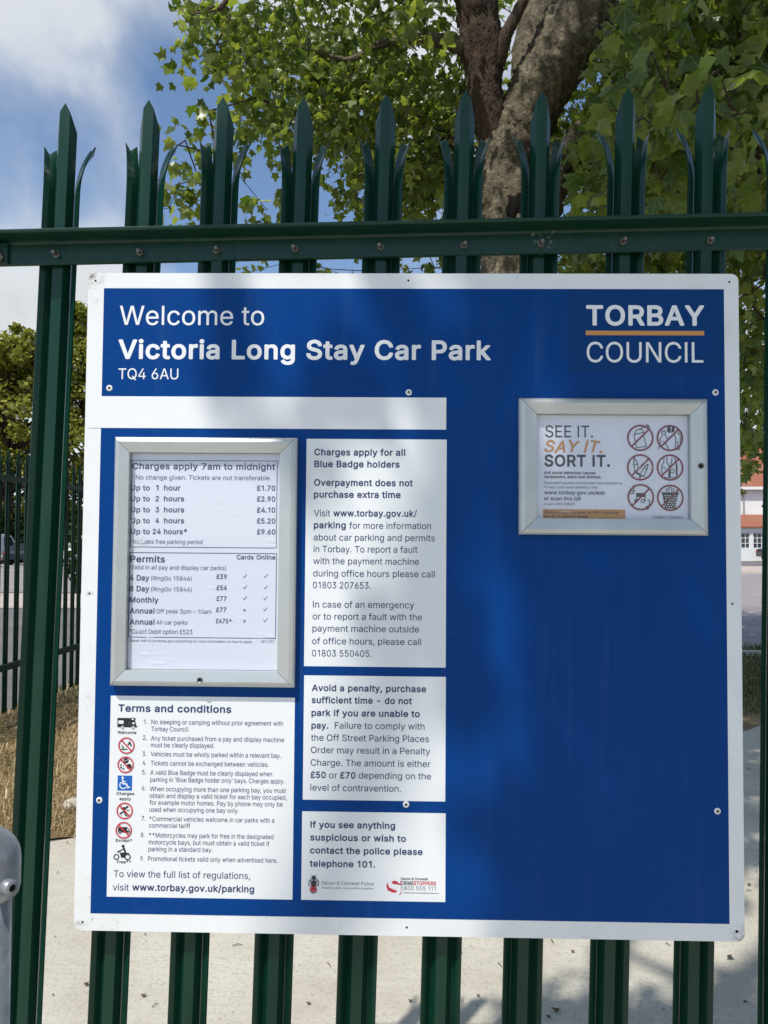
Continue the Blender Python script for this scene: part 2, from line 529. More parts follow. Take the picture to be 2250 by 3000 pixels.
def leaf_template():
    """midrib of three points, outline with rounded lobes, fan faces; the blade curls down to its rim"""
    half = [(0.18, -0.06), (0.44, 0.02), (0.40, 0.17), (0.36, 0.24), (0.55, 0.42), (0.52, 0.50), (0.30, 0.52), (0.20, 0.66), (0.09, 0.90)]
    V = [(0, 0.02), (0, 0.36), (0, 0.68), (0, 1.0)]
    V += [(x, y) for x, y in half] + [(-x, y) for x, y in half]
    P = []
    for x, y in V:
        r2 = x * x + (y - 0.36) ** 2
        P.append((x, y, -0.42 * r2 - 0.10 * abs(x) + 0.05 * math.sin(9 * x + 4 * y)))
    F = []
    for s, o in ((1, 4), (-1, 13)):
        c = [0] + list(range(o, o + 9)) + [3]
        mid = [1, 1, 1, 1, 1, 1, 1, 2, 2, 2]
        for k in range(10):
            t = (mid[k], c[k], c[k + 1])
            F.append(t if s > 0 else t[::-1])
        j = o + 6
        t = (1, j, 2)
        F.append(t if s > 0 else t[::-1])
    return np.array(P), F


LEAF_V, LEAF_F = leaf_template()
BLOB_V = np.array([(0, 0, 0), (0.45, 0.2, 0.08), (0.55, 0.6, -0.06), (0, 1, 0.0), (-0.5, 0.7, 0.08), (-0.5, 0.2, -0.06)])
BLOB_F = [(0, 1, 2, 3), (0, 3, 4, 5)]


def scatter_leaves(name, pos, sizes, material, parent, tmpl=(None, None), droop=0.6, up=0.5, seed=1, shape_jit=0.25):
    """one mesh of many small leaves at pos (N,3)"""
    g = np.random.default_rng(seed)
    TV, TF = tmpl if tmpl[0] is not None else (LEAF_V, LEAF_F)
    N = len(pos)
    d = g.normal(size=(N, 3))
    d[:, 2] -= droop * 2.0
    d /= np.linalg.norm(d, axis=1)[:, None]
    nn = g.normal(size=(N, 3))
    nn[:, 2] += up * 2.0
    nn -= d * (nn * d).sum(1)[:, None]
    nn /= np.linalg.norm(nn, axis=1)[:, None]
    xx = np.cross(d, nn)
    sx = sizes * (1 + g.uniform(-shape_jit, shape_jit, N))
    cz = 1 + g.uniform(-1.2, 1.6, N)
    V = (xx[:, None, :] * (TV[None, :, 0:1] * sx[:, None, None]) + d[:, None, :] * (TV[None, :, 1:2] * sizes[:, None, None])
         + nn[:, None, :] * (TV[None, :, 2:3] * (sizes * cz)[:, None, None])) + pos[:, None, :]
    nv = len(TV)
    V = V.reshape(-1, 3)
    loops = np.concatenate([np.array(f) for f in TF])
    L = (loops[None, :] + (np.arange(N) * nv)[:, None]).reshape(-1)
    cnt = np.tile([len(f) for f in TF], N)
    me = bpy.data.meshes.new(name)
    me.vertices.add(len(V))
    me.vertices.foreach_set('co', V.astype(np.float32).ravel())
    me.loops.add(len(L))
    me.loops.foreach_set('vertex_index', L.astype(np.int32))
    me.polygons.add(len(cnt))
    me.polygons.foreach_set('loop_start', np.concatenate([[0], np.cumsum(cnt)[:-1]]).astype(np.int32))
    me.update(calc_edges=True)
    att = me.attributes.new('leaf_xy', 'FLOAT_VECTOR', 'POINT')
    att.data.foreach_set('vector', np.tile(TV * np.array([1, 1, 0]), (N, 1)).astype(np.float32).ravel())
    me.shade_smooth()
    me.materials.append(material)
    o = bpy.data.objects.new(name, me)
    COL.objects.link(o)
    if parent is not None:
        o.parent = parent
    return o

# lettering: words, left and right end, baseline, cap height in mm on the sign, weight, ink
TEXT = {
    'head': [
        ('Welcome to', 59.6, 323.5, 95.6, 35.0, 0, 'white'),
        ('Victoria Long Stay Car Park', 58.4, 733.8, 157.0, 34.5, 2, 'white'),
        ('TQ4 6AU', 59.3, 168.8, 195.1, 19.5, 0, 'white'),
    ],
    'council': [
        ('TORBAY', 904.9, 1115.9, 93.4, 35.6, 2, 'white'),
        ('COUNCIL', 905.8, 1113.9, 161.3, 36.6, 0, 'white'),
    ],
    'tariff': [
        ('Charges apply 7am to midnight', 89.1, 347.6, 358.9, 11.2, 1, 'navy'),
        ('No change given. Tickets are not transferable.', 95.8, 340.0, 377.9, 8.1, 0, 'navy'),
        ('Up to', 87.2, 121.6, 397.3, 9.4, 1, 'navy'),
        ('1', 132.8, 137.3, 397.2, 9.4, 1, 'navy'),
        ('hour', 147.1, 177.0, 397.1, 9.4, 1, 'navy'),
        ('£1.70', 315.1, 348.1, 396.5, 9.4, 1, 'navy'),
        ('Up to', 87.6, 121.9, 417.0, 9.4, 1, 'navy'),
        ('2', 132.0, 138.8, 416.9, 9.4, 1, 'navy'),
        ('hours', 147.5, 184.1, 416.7, 9.4, 1, 'navy'),
        ('£2.90', 315.4, 348.4, 416.1, 9.4, 1, 'navy'),
        ('Up to', 88.0, 122.4, 436.8, 9.4, 1, 'navy'),
        ('3', 132.4, 139.2, 436.7, 9.4, 1, 'navy'),
        ('hours', 147.9, 184.4, 436.6, 9.4, 1, 'navy'),
        ('£4.10', 315.7, 348.7, 435.9, 9.4, 1, 'navy'),
        ('Up to', 88.4, 122.7, 456.5, 9.4, 1, 'navy'),
        ('4', 132.8, 139.6, 456.3, 9.4, 1, 'navy'),
        ('hours', 148.3, 184.8, 456.2, 9.4, 1, 'navy'),
        ('£5.20', 316.0, 349.0, 455.5, 9.3, 1, 'navy'),
        ('Up to', 88.8, 123.1, 476.1, 9.4, 1, 'navy'),
        ('24', 128.1, 143.1, 475.9, 9.4, 1, 'navy'),
        ('hours*', 148.7, 190.1, 475.8, 9.4, 1, 'navy'),
        ('£9.60', 316.3, 349.3, 475.0, 9.3, 1, 'navy'),
        ('*Includes free parking period', 88.1, 218.4, 493.5, 7.8, 0, 'navy'),
        ('Permits', 88.8, 151.5, 526.5, 11.6, 1, 'navy'),
        ('Cards', 280.5, 311.0, 520.1, 8.0, 1, 'navy'),
        ('Online', 316.1, 350.0, 519.9, 8.0, 1, 'navy'),
        ('(Valid in all pay and display car parks)', 87.3, 261.6, 539.6, 7.6, 0, 'navy'),
        ('4 Day', 88.4, 123.5, 559.3, 9.8, 1, 'navy'),
        ('(RingGo 15846)', 127.1, 200.1, 558.9, 7.5, 0, 'navy'),
        ('£39', 244.7, 263.2, 555.3, 8.4, 1, 'navy'),
        ('8 Day', 88.8, 123.9, 578.8, 9.8, 1, 'navy'),
        ('(RingGo 15846)', 127.5, 200.5, 578.4, 7.5, 0, 'navy'),
        ('£54', 245.1, 263.6, 575.3, 8.4, 1, 'navy'),
        ('Monthly', 89.2, 141.0, 598.7, 9.8, 1, 'navy'),
        ('£77', 245.4, 263.2, 594.5, 8.4, 1, 'navy'),
        ('Annual', 89.6, 134.3, 618.2, 9.7, 1, 'navy'),
        ('Off peak 3pm – 10am', 137.6, 236.4, 617.7, 7.5, 0, 'navy'),
        ('£77', 245.1, 263.1, 614.4, 8.4, 1, 'navy'),
        ('Annual', 90.0, 134.7, 637.9, 9.7, 1, 'navy'),
        ('All car parks', 138.0, 194.2, 637.5, 7.5, 0, 'navy'),
        ('£475*', 245.0, 272.8, 634.3, 8.4, 1, 'navy'),
        ('*Direct Debit option £523', 89.7, 203.0, 654.4, 8.0, 0, 'navy'),
        ('Please visit www.torbay.gov.uk/parking for more information on how to apply', 89.6, 310.5, 668.9, 4.4, 0, 'navy'),
        ('(Z1 CC)', 326.7, 350.0, 667.9, 4.4, 0, 'navy'),
    ],
    'blue_badge': [
        ('Charges apply for all', 417.4, 581.0, 331.8, 11.8, 1, 'navy'),
        ('Blue Badge holders', 417.7, 571.0, 353.2, 11.8, 1, 'navy'),
        ('Overpayment does not', 417.6, 594.9, 386.7, 11.8, 1, 'navy'),
        ('purchase extra time', 417.5, 573.2, 408.0, 11.8, 1, 'navy'),
        ('Visit', 417.9, 447.2, 441.8, 11.6, 0, 'navy'),
        ('www.torbay.gov.uk', 452.8, 596.8, 441.4, 11.6, 1, 'navy'),
        ('/', 597.2, 602.9, 441.1, 11.5, 0, 'navy'),
        ('parking', 418.0, 475.4, 463.0, 11.6, 1, 'navy'),
        ('for more information', 481.5, 627.9, 463.5, 11.5, 0, 'navy'),
        ('about car parking and permits', 417.9, 635.0, 485.1, 11.5, 0, 'navy'),
        ('in Torbay. To report a fault', 417.8, 604.1, 506.0, 11.5, 0, 'navy'),
        ('with the payment machine', 417.8, 606.7, 527.4, 11.5, 0, 'navy'),
        ('during office hours please call', 417.7, 635.1, 549.5, 11.5, 0, 'navy'),
        ('01803 207653.', 417.6, 521.2, 570.6, 11.5, 0, 'navy'),
        ('In case of an emergency', 417.9, 598.7, 604.8, 11.5, 0, 'navy'),
        ('or to report a fault with the', 417.8, 613.0, 626.1, 11.5, 0, 'navy'),
        ('payment machine outside', 417.6, 607.8, 647.6, 11.5, 0, 'navy'),
        ('of office hours, please call', 417.3, 611.6, 669.9, 11.4, 0, 'navy'),
        ('01803 550405.', 417.2, 523.6, 691.6, 11.4, 0, 'navy'),
    ],
    'penalty': [
        ('Avoid a penalty, purchase', 417.7, 620.9, 752.7, 11.3, 1, 'navy'),
        ('sufficient time - do not', 417.6, 595.8, 774.1, 11.3, 1, 'navy'),
        ('park if you are unable to', 417.5, 610.0, 796.6, 11.3, 1, 'navy'),
        ('pay.', 417.6, 447.8, 818.8, 11.3, 1, 'navy'),
        ('Failure to comply with', 459.2, 618.4, 818.7, 11.3, 0, 'navy'),
        ('the Off Street Parking Places', 417.1, 626.4, 840.5, 11.3, 0, 'navy'),
        ('Order may result in a Penalty', 417.1, 628.7, 862.1, 11.2, 0, 'navy'),
        ('Charge. The amount is either', 417.0, 629.3, 884.2, 11.2, 0, 'navy'),
        ('£50', 417.3, 444.1, 905.6, 11.2, 1, 'navy'),
        ('or', 449.7, 464.4, 906.0, 11.2, 0, 'navy'),
        ('£70', 469.5, 496.7, 905.9, 11.2, 1, 'navy'),
        ('depending on the', 502.3, 630.5, 905.7, 11.2, 0, 'navy'),
        ('level of contravention.', 417.2, 577.3, 928.0, 11.2, 0, 'navy'),
    ],
    'police': [
        ('If you see anything', 417.9, 567.6, 992.5, 11.2, 1, 'navy'),
        ('suspicious or wish to', 417.8, 586.9, 1014.7, 11.2, 1, 'navy'),
        ('contact the police please', 417.7, 616.3, 1037.2, 11.2, 1, 'navy'),
        ('telephone 101.', 417.4, 533.0, 1060.2, 11.1, 1, 'navy'),
        ('Devon & Cornwall Police', 439.4, 530.7, 1091.4, 6.1, 0, 'grey'),
        ('Building safer communities together', 439.5, 530.4, 1098.3, 3.4, 0, 'grey'),
        ('Devon & Cornwall', 578.8, 625.5, 1080.9, 4.4, 1, 'black'),
        ('CRIME', 578.3, 600.4, 1089.7, 6.7, 2, 'black'),
        ('STOPPERS', 600.8, 640.3, 1089.6, 6.7, 2, 'red'),
        ('0800 555 111', 578.3, 639.7, 1098.4, 6.7, 0, 'grey'),
    ],
    'terms': [
        ('Terms and conditions', 71.7, 274.3, 793.1, 12.7, 2, 'navy'),
        ('1.', 118.2, 124.2, 814.9, 8.1, 0, 'navy'),
        ('No sleeping or camping without prior agreement with', 131.6, 367.0, 814.9, 8.1, 0, 'navy'),
        ('Torbay Council.', 131.8, 199.1, 827.2, 8.1, 0, 'navy'),
        ('2.', 117.0, 124.4, 842.9, 8.1, 0, 'navy'),
        ('Any ticket purchased from a pay and display machine', 131.5, 369.2, 843.7, 8.1, 0, 'navy'),
        ('must be clearly displayed.', 131.3, 244.8, 855.5, 8.1, 0, 'navy'),
        ('3.', 116.7, 123.8, 871.4, 8.1, 0, 'navy'),
        ('Vehicles must be wholly parked within a relevant bay.', 131.6, 364.1, 871.5, 8.1, 0, 'navy'),
        ('4.', 117.0, 124.1, 887.1, 8.1, 0, 'navy'),
        ('Tickets cannot be exchanged between vehicles.', 131.9, 342.2, 887.5, 8.1, 0, 'navy'),
        ('5.', 116.7, 123.8, 903.5, 8.1, 0, 'navy'),
        ('A valid Blue Badge must be clearly displayed when', 131.6, 348.7, 903.9, 8.1, 0, 'navy'),
        ("parking in 'Blue Badge holder only' bays. Charges apply.", 131.4, 370.9, 916.4, 8.1, 0, 'navy'),
        ('6.', 116.8, 123.9, 931.5, 8.1, 0, 'navy'),
        ('When occupying more than one parking bay, you must', 131.3, 373.8, 932.7, 8.1, 0, 'navy'),
        ('obtain and display a valid ticket for each bay occupied,', 130.9, 375.1, 944.7, 8.1, 0, 'navy'),
        ('for example motor homes. Pay by phone may only be', 131.1, 368.2, 956.7, 8.1, 0, 'navy'),
        ('used when occupying one bay only', 130.9, 288.4, 968.9, 8.1, 0, 'navy'),
        ('7.', 117.3, 124.4, 984.8, 8.1, 0, 'navy'),
        ('*Commercial vehicles welcome in car parks with a', 131.3, 353.7, 985.1, 8.0, 0, 'navy'),
        ('commercial tariff', 130.8, 204.5, 996.7, 8.0, 0, 'navy'),
        ('8.', 116.8, 123.4, 1013.6, 8.0, 0, 'navy'),
        ('**Motorcycles may park for free in the designated', 131.2, 352.5, 1013.7, 8.0, 0, 'navy'),
        ('motorcycle bays, but must obtain a valid ticket if', 130.8, 345.5, 1025.9, 8.0, 0, 'navy'),
        ('parking in a standard bay.', 130.6, 244.7, 1038.0, 8.0, 0, 'navy'),
        ('9.', 116.5, 123.1, 1054.8, 8.0, 0, 'navy'),
        ('Promotional tickets valid only when advertised here.', 130.2, 360.2, 1054.7, 8.0, 0, 'navy'),
        ('To view the full list of regulations,', 69.6, 312.3, 1083.7, 11.5, 0, 'navy'),
        ('visit', 68.5, 97.0, 1107.3, 11.5, 0, 'navy'),
        ('www.torbay.gov.uk/parking', 103.2, 319.7, 1106.6, 11.5, 1, 'navy'),
        ('Welcome', 71.2, 105.2, 832.5, 5.0, 1, 'black'),
        ('Charges', 71.5, 103.7, 940.1, 5.0, 1, 'black'),
        ('apply', 77.1, 97.7, 949.2, 5.0, 1, 'black'),
        ('Except*', 72.0, 101.4, 1022.2, 5.0, 1, 'black'),
        ('Free**', 75.2, 100.0, 1059.7, 5.0, 1, 'black'),
    ],
    'report': [
        ('SEE IT.', 831.2, 916.3, 297.5, 21.2, 0, 'ink'),
        ('SAY IT.', 829.6, 932.9, 324.2, 21.1, 3, 'orange'),
        ('SORT IT.', 829.7, 946.2, 349.3, 20.7, 2, 'ink'),
        ('Anti social behaviour causes', 828.9, 920.4, 363.5, 5.3, 1, 'ink'),
        ('harassment, alarm and distress.', 828.9, 931.2, 370.8, 5.3, 1, 'ink'),
        ("Please don't assume someone else has contacted us.", 828.9, 968.2, 381.2, 4.4, 0, 'ink'),
        ('To report anti social behaviour visit:', 829.0, 924.2, 389.0, 4.4, 0, 'ink'),
        ('www.torbay.gov.uk/asb', 829.4, 937.4, 399.6, 6.6, 1, 'ink'),
        ('or scan this QR', 829.0, 894.5, 410.3, 6.6, 1, 'ink'),
        ('or call 01803 208025', 828.4, 883.5, 419.0, 4.4, 0, 'ink'),
        ('Always contact the police on 999 if you think', 829.1, 961.7, 433.9, 4.9, 1, 'ink'),
        ('you are in physical danger', 829.2, 907.8, 440.9, 4.9, 1, 'ink'),
        ('TORBAY COUNCIL', 1020.3, 1075.4, 441.6, 4.9, 0, 'ink'),
    ],
}
# letter shapes: advance, bezier outlines (left handle, point, right handle) in 1/1000 em
GLYPHS = {
    ' ': (196, ''),
    '&': (447, '221 -7 197 -7 163 -7 135 -1 110 12 86 24 67 41 54 62 41 83 34 107 34 133 34 155 39 174 47 189 56 205 69 220 85 235 101 249 119 263 140 279 166 298 191 316 216 335 223 340 230 346 237 352 244 359 250 366 255 375 259 384 262 394 262 405 262 421 256 434 245 445 235 456 220 461 201 461 189 461 178 458 168 453 158 448 151 441 145 431 140 422 137 411 137 399 137 386 140 374 145 363 151 352 159 340 169 327 179 315 190 300 204 284 282 189 360 95 438 0 413 0 389 0 364 0 300 77 236 154 171 231 152 255 135 275 121 293 107 310 95 327 87 344 79 361 75 379 75 398 75 421 81 441 91 458 101 475 116 489 134 499 153 509 175 513 200 513 225 513 247 509 266 499 284 489 298 476 308 459 319 443 324 424 324 404 324 389 321 375 315 362 309 348 302 336 291 325 281 314 269 303 256 293 222 268 188 243 154 217 133 202 119 188 110 174 101 161 97 147 97 131 97 115 101 100 109 87 117 75 129 65 143 57 158 50 174 46 193 46 213 46 233 51 251 59 270 68 286 80 301 95 316 111 328 130 336 151 345 173 349 197 349 224 368 224 388 224 408 224 408 192 404 165 397 144 389 122 381 105 371 92 361 79 352 69 345 62 341 57 337 52 333 47 316 29 296 16 271 7 246 -2'),
    "'": (206, '95 318 78 318 75 381 73 445 70 509 92 509 114 509 136 509 133 445 131 381 128 318 112 318'),
    '(': (273, '89 156 89 207 89 244 93 283 101 324 108 364 119 404 132 441 145 479 160 511 177 539 196 539 216 539 236 539 219 504 204 467 191 428 178 389 168 351 161 313 155 276 151 240 151 207 151 176 154 146 160 115 166 83 176 51 188 16 201 -18 217 -56 236 -96 216 -96 196 -96 177 -96 148 -47 126 3 111 55 97 106'),
    ')': (273, '57 -96 37 -96 57 -55 73 -17 86 18 98 53 107 85 113 116 119 147 122 177 122 207 122 240 118 276 112 313 105 351 95 389 82 428 70 467 55 504 37 539 57 539 77 539 97 539 113 511 128 479 142 441 155 404 165 364 173 323 180 283 184 244 184 207 184 156 177 104 161 53 146 2 125 -48 97 -96 77 -96'),
    '*': (453, '218 223 201 223 203 259 204 295 206 331 175 311 145 292 114 272 106 287 98 301 89 315 122 332 154 349 186 365 154 382 122 399 89 415 98 430 106 444 114 459 145 439 175 420 206 400 204 437 203 473 201 509 218 509 234 509 250 509 249 473 248 437 246 400 277 420 307 439 337 459 346 444 354 430 362 415 330 399 298 382 266 365 298 349 330 332 362 315 354 301 346 287 337 272 307 292 277 311 246 331 248 295 249 259 250 223 234 223'),
    ',': (188, '53 -119 38 -119 48 -56 58 8 68 71 91 71 114 71 137 71 119 8 102 -56 84 -119 69 -119'),
    '-': (453, '263 244 337 244 337 226 337 207 337 188 263 188 188 188 114 188 114 207 114 226 114 244 188 244'),
    '.': (188, '108 -4 95 -4 83 -4 72 0 63 9 54 18 50 28 50 41 50 54 54 65 63 73 72 82 83 87 95 87 108 87 119 82 128 73 137 65 141 54 141 41 141 28 137 18 128 9 119 0'),
    '/': (249, '216 533 235 533 180 330 126 127 71 -76 52 -76 33 -76 14 -76 69 127 124 330 178 533 197 533'),
    '0': (453, '264 -7 227 -7 189 -7 157 3 130 24 103 45 83 74 69 113 55 152 48 199 48 254 48 309 55 356 69 395 83 434 104 464 130 484 157 505 189 516 227 516 264 516 296 505 323 484 350 464 370 434 384 395 398 356 405 309 405 254 405 199 398 152 384 113 370 74 350 45 323 24 297 3;202 50 227 50 252 50 273 58 290 74 308 90 321 113 330 144 339 174 344 211 344 254 344 297 339 334 330 365 321 395 308 419 290 435 273 451 252 460 227 460 202 460 180 451 163 435 146 419 132 395 123 365 114 334 109 297 109 254 109 211 114 174 123 144 132 113 146 90 163 74 180 58'),
    '1': (390, '250 509 276 509 276 339 276 170 276 0 255 0 234 0 212 0 212 149 212 299 212 448 211 448 210 448 209 448 168 418 127 388 86 358 86 381 86 404 86 427 123 454 161 481 198 509 224 509'),
    '2': (453, '172 0 64 0 64 16 64 32 64 47 121 108 177 168 234 229 254 249 270 267 282 282 295 298 304 313 311 327 317 341 320 356 320 371 320 390 316 405 308 419 299 432 288 442 273 449 259 456 242 460 224 460 204 460 187 456 172 447 158 439 147 428 139 413 131 399 127 382 127 362 107 362 86 362 66 362 66 392 72 419 86 442 100 465 119 483 143 496 167 509 194 516 225 516 255 516 282 509 306 497 329 484 348 467 361 445 374 424 381 399 381 372 381 354 378 335 371 318 364 300 353 280 336 259 319 237 296 211 267 180 229 140 191 100 153 60 153 59 153 58 153 57 231 57 310 57 389 57 389 38 389 19 389 0 281 0'),
    '3': (453, '252 -7 218 -7 187 -7 158 -1 133 10 107 21 86 37 70 57 54 78 46 103 44 132 66 132 87 132 109 132 111 114 117 99 126 87 136 75 149 65 165 59 181 53 199 50 219 50 239 50 258 53 275 61 292 68 305 79 315 93 324 107 329 124 329 145 329 163 325 181 316 196 307 212 293 224 275 234 256 243 231 248 201 248 186 248 172 248 157 248 157 265 157 282 157 299 200 349 244 399 288 448 288 450 288 451 288 452 215 452 142 452 70 452 70 471 70 490 70 509 171 509 272 509 372 509 372 493 372 477 372 461 319 400 265 339 211 278 211 282 211 285 211 289 249 293 281 288 308 276 335 263 356 246 371 222 386 199 393 173 393 145 393 115 385 89 370 66 355 43 335 25 309 12 282 0'),
    '4': (453, '164 105 40 105 40 123 40 141 40 158 109 275 178 392 247 509 268 509 289 509 311 509 243 394 176 280 109 166 109 165 109 164 109 163 210 163 312 163 413 163 413 144 413 125 413 105 289 105;302 0 282 0 282 40 282 81 282 121 282 130 282 138 282 146 282 203 282 260 282 318 302 318 322 318 343 318 343 212 343 106 343 0 322 0'),
    '5': (453, '254 -7 221 -7 191 -7 164 -1 140 11 116 23 97 39 83 60 69 81 61 104 60 130 81 130 101 130 122 130 124 115 129 101 138 89 147 77 159 67 173 60 188 53 204 50 221 50 242 50 260 55 276 64 292 74 305 87 314 104 323 121 328 141 328 162 328 184 323 204 314 221 304 238 291 252 275 262 258 272 239 277 218 277 201 277 184 274 167 268 151 263 138 255 128 246 108 248 88 250 67 253 77 338 86 423 96 509 186 509 276 509 366 509 366 490 366 471 366 452 294 452 222 452 151 452 145 402 139 352 134 301 135 301 135 301 136 301 147 311 161 319 178 325 194 331 211 334 229 334 253 334 274 329 294 321 313 313 331 301 345 285 359 270 371 252 379 231 387 210 391 188 391 163 391 130 384 101 369 76 354 50 334 30 309 15 283 1'),
    '6': (453, '258 -7 226 -7 195 -7 167 0 142 15 118 29 98 49 84 74 71 100 64 129 64 162 64 186 69 212 80 239 91 266 110 300 137 340 176 396 214 453 252 509 276 509 299 509 322 509 265 426 208 344 151 261 149 261 147 261 145 261 150 271 157 280 165 288 174 296 184 302 196 307 207 312 221 314 235 314 266 314 293 308 316 295 339 282 357 263 370 240 382 216 389 189 389 157 389 125 382 97 368 73 354 48 334 28 310 14 286 0;207 48 226 48 246 48 264 53 279 63 294 72 306 85 314 101 323 118 327 136 327 157 327 178 323 197 314 213 306 230 294 242 279 251 264 261 246 265 226 265 207 265 189 261 174 252 159 243 147 230 138 214 129 198 125 179 125 158 125 137 129 118 138 102 147 85 159 72 174 63 189 53'),
    '7': (453, '120 0 97 0 172 149 248 299 323 448 323 450 323 451 323 452 236 452 149 452 62 452 62 471 62 490 62 509 172 509 281 509 391 509 391 489 391 469 391 449 315 299 240 150 165 0 142 0'),
    '8': (453, '260 -7 226 -7 192 -7 162 -1 136 11 109 24 89 40 74 62 59 83 52 108 52 135 52 157 56 177 65 195 74 213 86 229 101 241 116 253 133 261 153 265 153 265 153 266 153 267 128 273 108 287 93 308 78 329 70 353 70 380 70 406 77 429 90 450 104 470 122 486 146 498 169 510 196 516 226 516 256 516 283 510 306 498 329 486 348 470 361 450 375 429 382 406 382 380 382 353 374 329 359 308 344 287 325 273 300 267 300 266 300 265 300 265 319 261 336 253 351 241 366 229 378 213 387 195 396 177 401 157 401 135 401 108 393 83 378 62 364 40 343 24 317 11 291 -1;204 49 226 49 249 49 268 53 285 60 301 68 314 78 323 91 332 105 337 121 337 139 337 158 332 174 322 189 313 203 300 214 283 223 266 231 247 235 226 235 205 235 186 231 169 223 152 214 139 203 130 189 120 174 115 158 115 139 115 121 120 105 129 91 138 78 151 68 167 60 184 53;208 290 226 290 244 290 260 293 274 300 288 307 299 318 307 330 315 343 319 358 319 376 319 393 315 407 308 420 300 433 289 443 275 449 261 456 245 460 226 460 208 460 191 456 177 449 163 443 152 433 145 420 137 407 133 393 133 376 133 358 137 343 145 330 152 318 163 307 178 300 192 293'),
    '9': (453, '195 516 226 516 258 516 286 508 310 494 335 480 354 460 368 434 382 409 389 380 389 347 389 323 383 297 373 270 362 243 343 209 315 168 277 112 239 56 200 0 177 0 154 0 130 0 187 83 244 165 301 248 303 248 305 248 307 248 303 238 296 229 287 221 279 213 269 207 257 202 245 197 232 195 218 195 187 195 160 201 137 214 114 227 96 245 83 269 70 292 64 320 64 352 64 384 71 412 85 436 99 461 118 480 143 494 167 508;246 460 226 460 207 460 189 456 174 446 159 437 147 424 138 407 130 391 125 372 125 352 125 330 130 312 138 295 147 279 159 266 174 257 189 248 207 243 226 243 246 243 263 248 279 257 294 266 306 279 314 295 323 311 327 330 327 350 327 372 323 391 314 407 306 424 294 437 279 446 264 456'),
    ':': (188, '108 -4 95 -4 83 -4 72 0 63 9 54 18 50 28 50 41 50 54 54 65 63 73 72 82 83 87 95 87 108 87 119 82 128 73 137 65 141 54 141 41 141 28 137 18 128 9 119 0;108 271 95 271 83 271 72 275 63 284 54 293 50 304 50 316 50 329 54 340 63 349 72 357 83 362 95 362 108 362 119 357 128 349 137 340 141 329 141 316 141 304 137 293 128 284 119 275'),
    'A': (479, '39 0 16 0 78 170 140 339 201 509 226 509 251 509 276 509 338 339 401 170 463 0 440 0 418 0 395 0 359 101 323 202 287 302 281 321 273 344 264 372 255 400 245 435 232 478 236 478 241 478 245 478 233 435 222 399 213 371 204 343 196 320 191 302 155 202 120 101 85 0 62 0;197 142 110 142 110 161 110 180 110 199 197 199 283 199 370 199 370 180 370 161 370 142 283 142'),
    'B': (456, '122 0 60 0 60 170 60 339 60 509 120 509 181 509 241 509 276 509 306 503 329 491 352 479 369 462 381 442 392 422 398 399 398 374 398 352 394 334 387 320 379 306 369 294 356 286 344 277 330 271 315 267 315 265 315 264 315 262 331 261 347 255 363 245 379 235 392 221 402 203 413 185 418 163 418 136 418 111 412 87 400 67 388 46 370 30 344 18 319 6 287 0 247 0 184 0;125 115 125 57 165 57 205 57 245 57 284 57 313 65 330 80 347 95 355 114 355 137 355 154 351 170 342 184 334 198 321 209 306 218 290 227 271 231 248 231 207 231 166 231 125 231 125 173;125 341 125 285 162 285 200 285 238 285 257 285 273 289 288 296 303 303 315 313 323 326 332 339 336 355 336 372 336 395 328 414 313 429 297 444 273 452 240 452 202 452 163 452 125 452 125 396'),
    'C': (510, '293 -7 267 -7 223 -7 184 4 150 25 116 46 89 76 70 115 50 154 40 201 40 254 40 308 50 354 70 393 89 432 116 462 150 484 184 505 223 516 267 516 293 516 317 512 340 504 363 497 384 486 402 471 420 457 436 439 448 418 460 398 468 374 473 348 451 348 430 348 408 348 404 366 398 381 389 395 381 408 370 419 357 428 345 438 331 444 315 449 300 454 284 456 267 456 236 456 208 448 184 432 159 417 139 394 125 364 111 334 103 297 103 254 103 211 111 175 125 145 140 115 159 92 184 76 209 61 236 53 267 53 284 53 300 55 315 60 331 65 345 71 357 81 370 90 381 101 389 114 398 128 404 143 408 160 430 160 451 160 473 160 469 135 460 111 448 91 436 70 421 52 402 38 384 23 363 12 341 5 318 -3'),
    'D': (502, '271 0 219 0 178 0 137 0 96 0 96 19 96 38 96 57 136 57 175 57 215 57 256 57 291 65 318 81 345 97 366 119 379 149 392 179 399 214 399 255 399 296 392 331 379 361 366 390 346 412 320 428 293 444 260 452 221 452 178 452 136 452 93 452 93 471 93 490 93 509 137 509 181 509 225 509 275 509 317 499 353 478 388 458 415 429 433 391 452 353 462 308 462 255 462 202 452 157 433 119 414 81 387 51 351 31 314 10;103 509 125 509 125 339 125 170 125 0 103 0 82 0 60 0 60 170 60 339 60 509 82 509'),
    'E': (418, '165 0 60 0 60 170 60 339 60 509 164 509 268 509 372 509 372 490 372 471 372 452 290 452 207 452 125 452 125 396 125 341 125 286 202 286 278 286 355 286 355 267 355 248 355 229 278 229 202 229 125 229 125 172 125 114 125 57 208 57 292 57 375 57 375 38 375 19 375 0 270 0'),
    'F': (410, '82 0 60 0 60 170 60 339 60 509 163 509 266 509 369 509 369 490 369 471 369 452 288 452 206 452 125 452 125 394 125 336 125 278 198 278 272 278 346 278 346 259 346 240 346 221 272 221 198 221 125 221 125 147 125 74 125 0 103 0'),
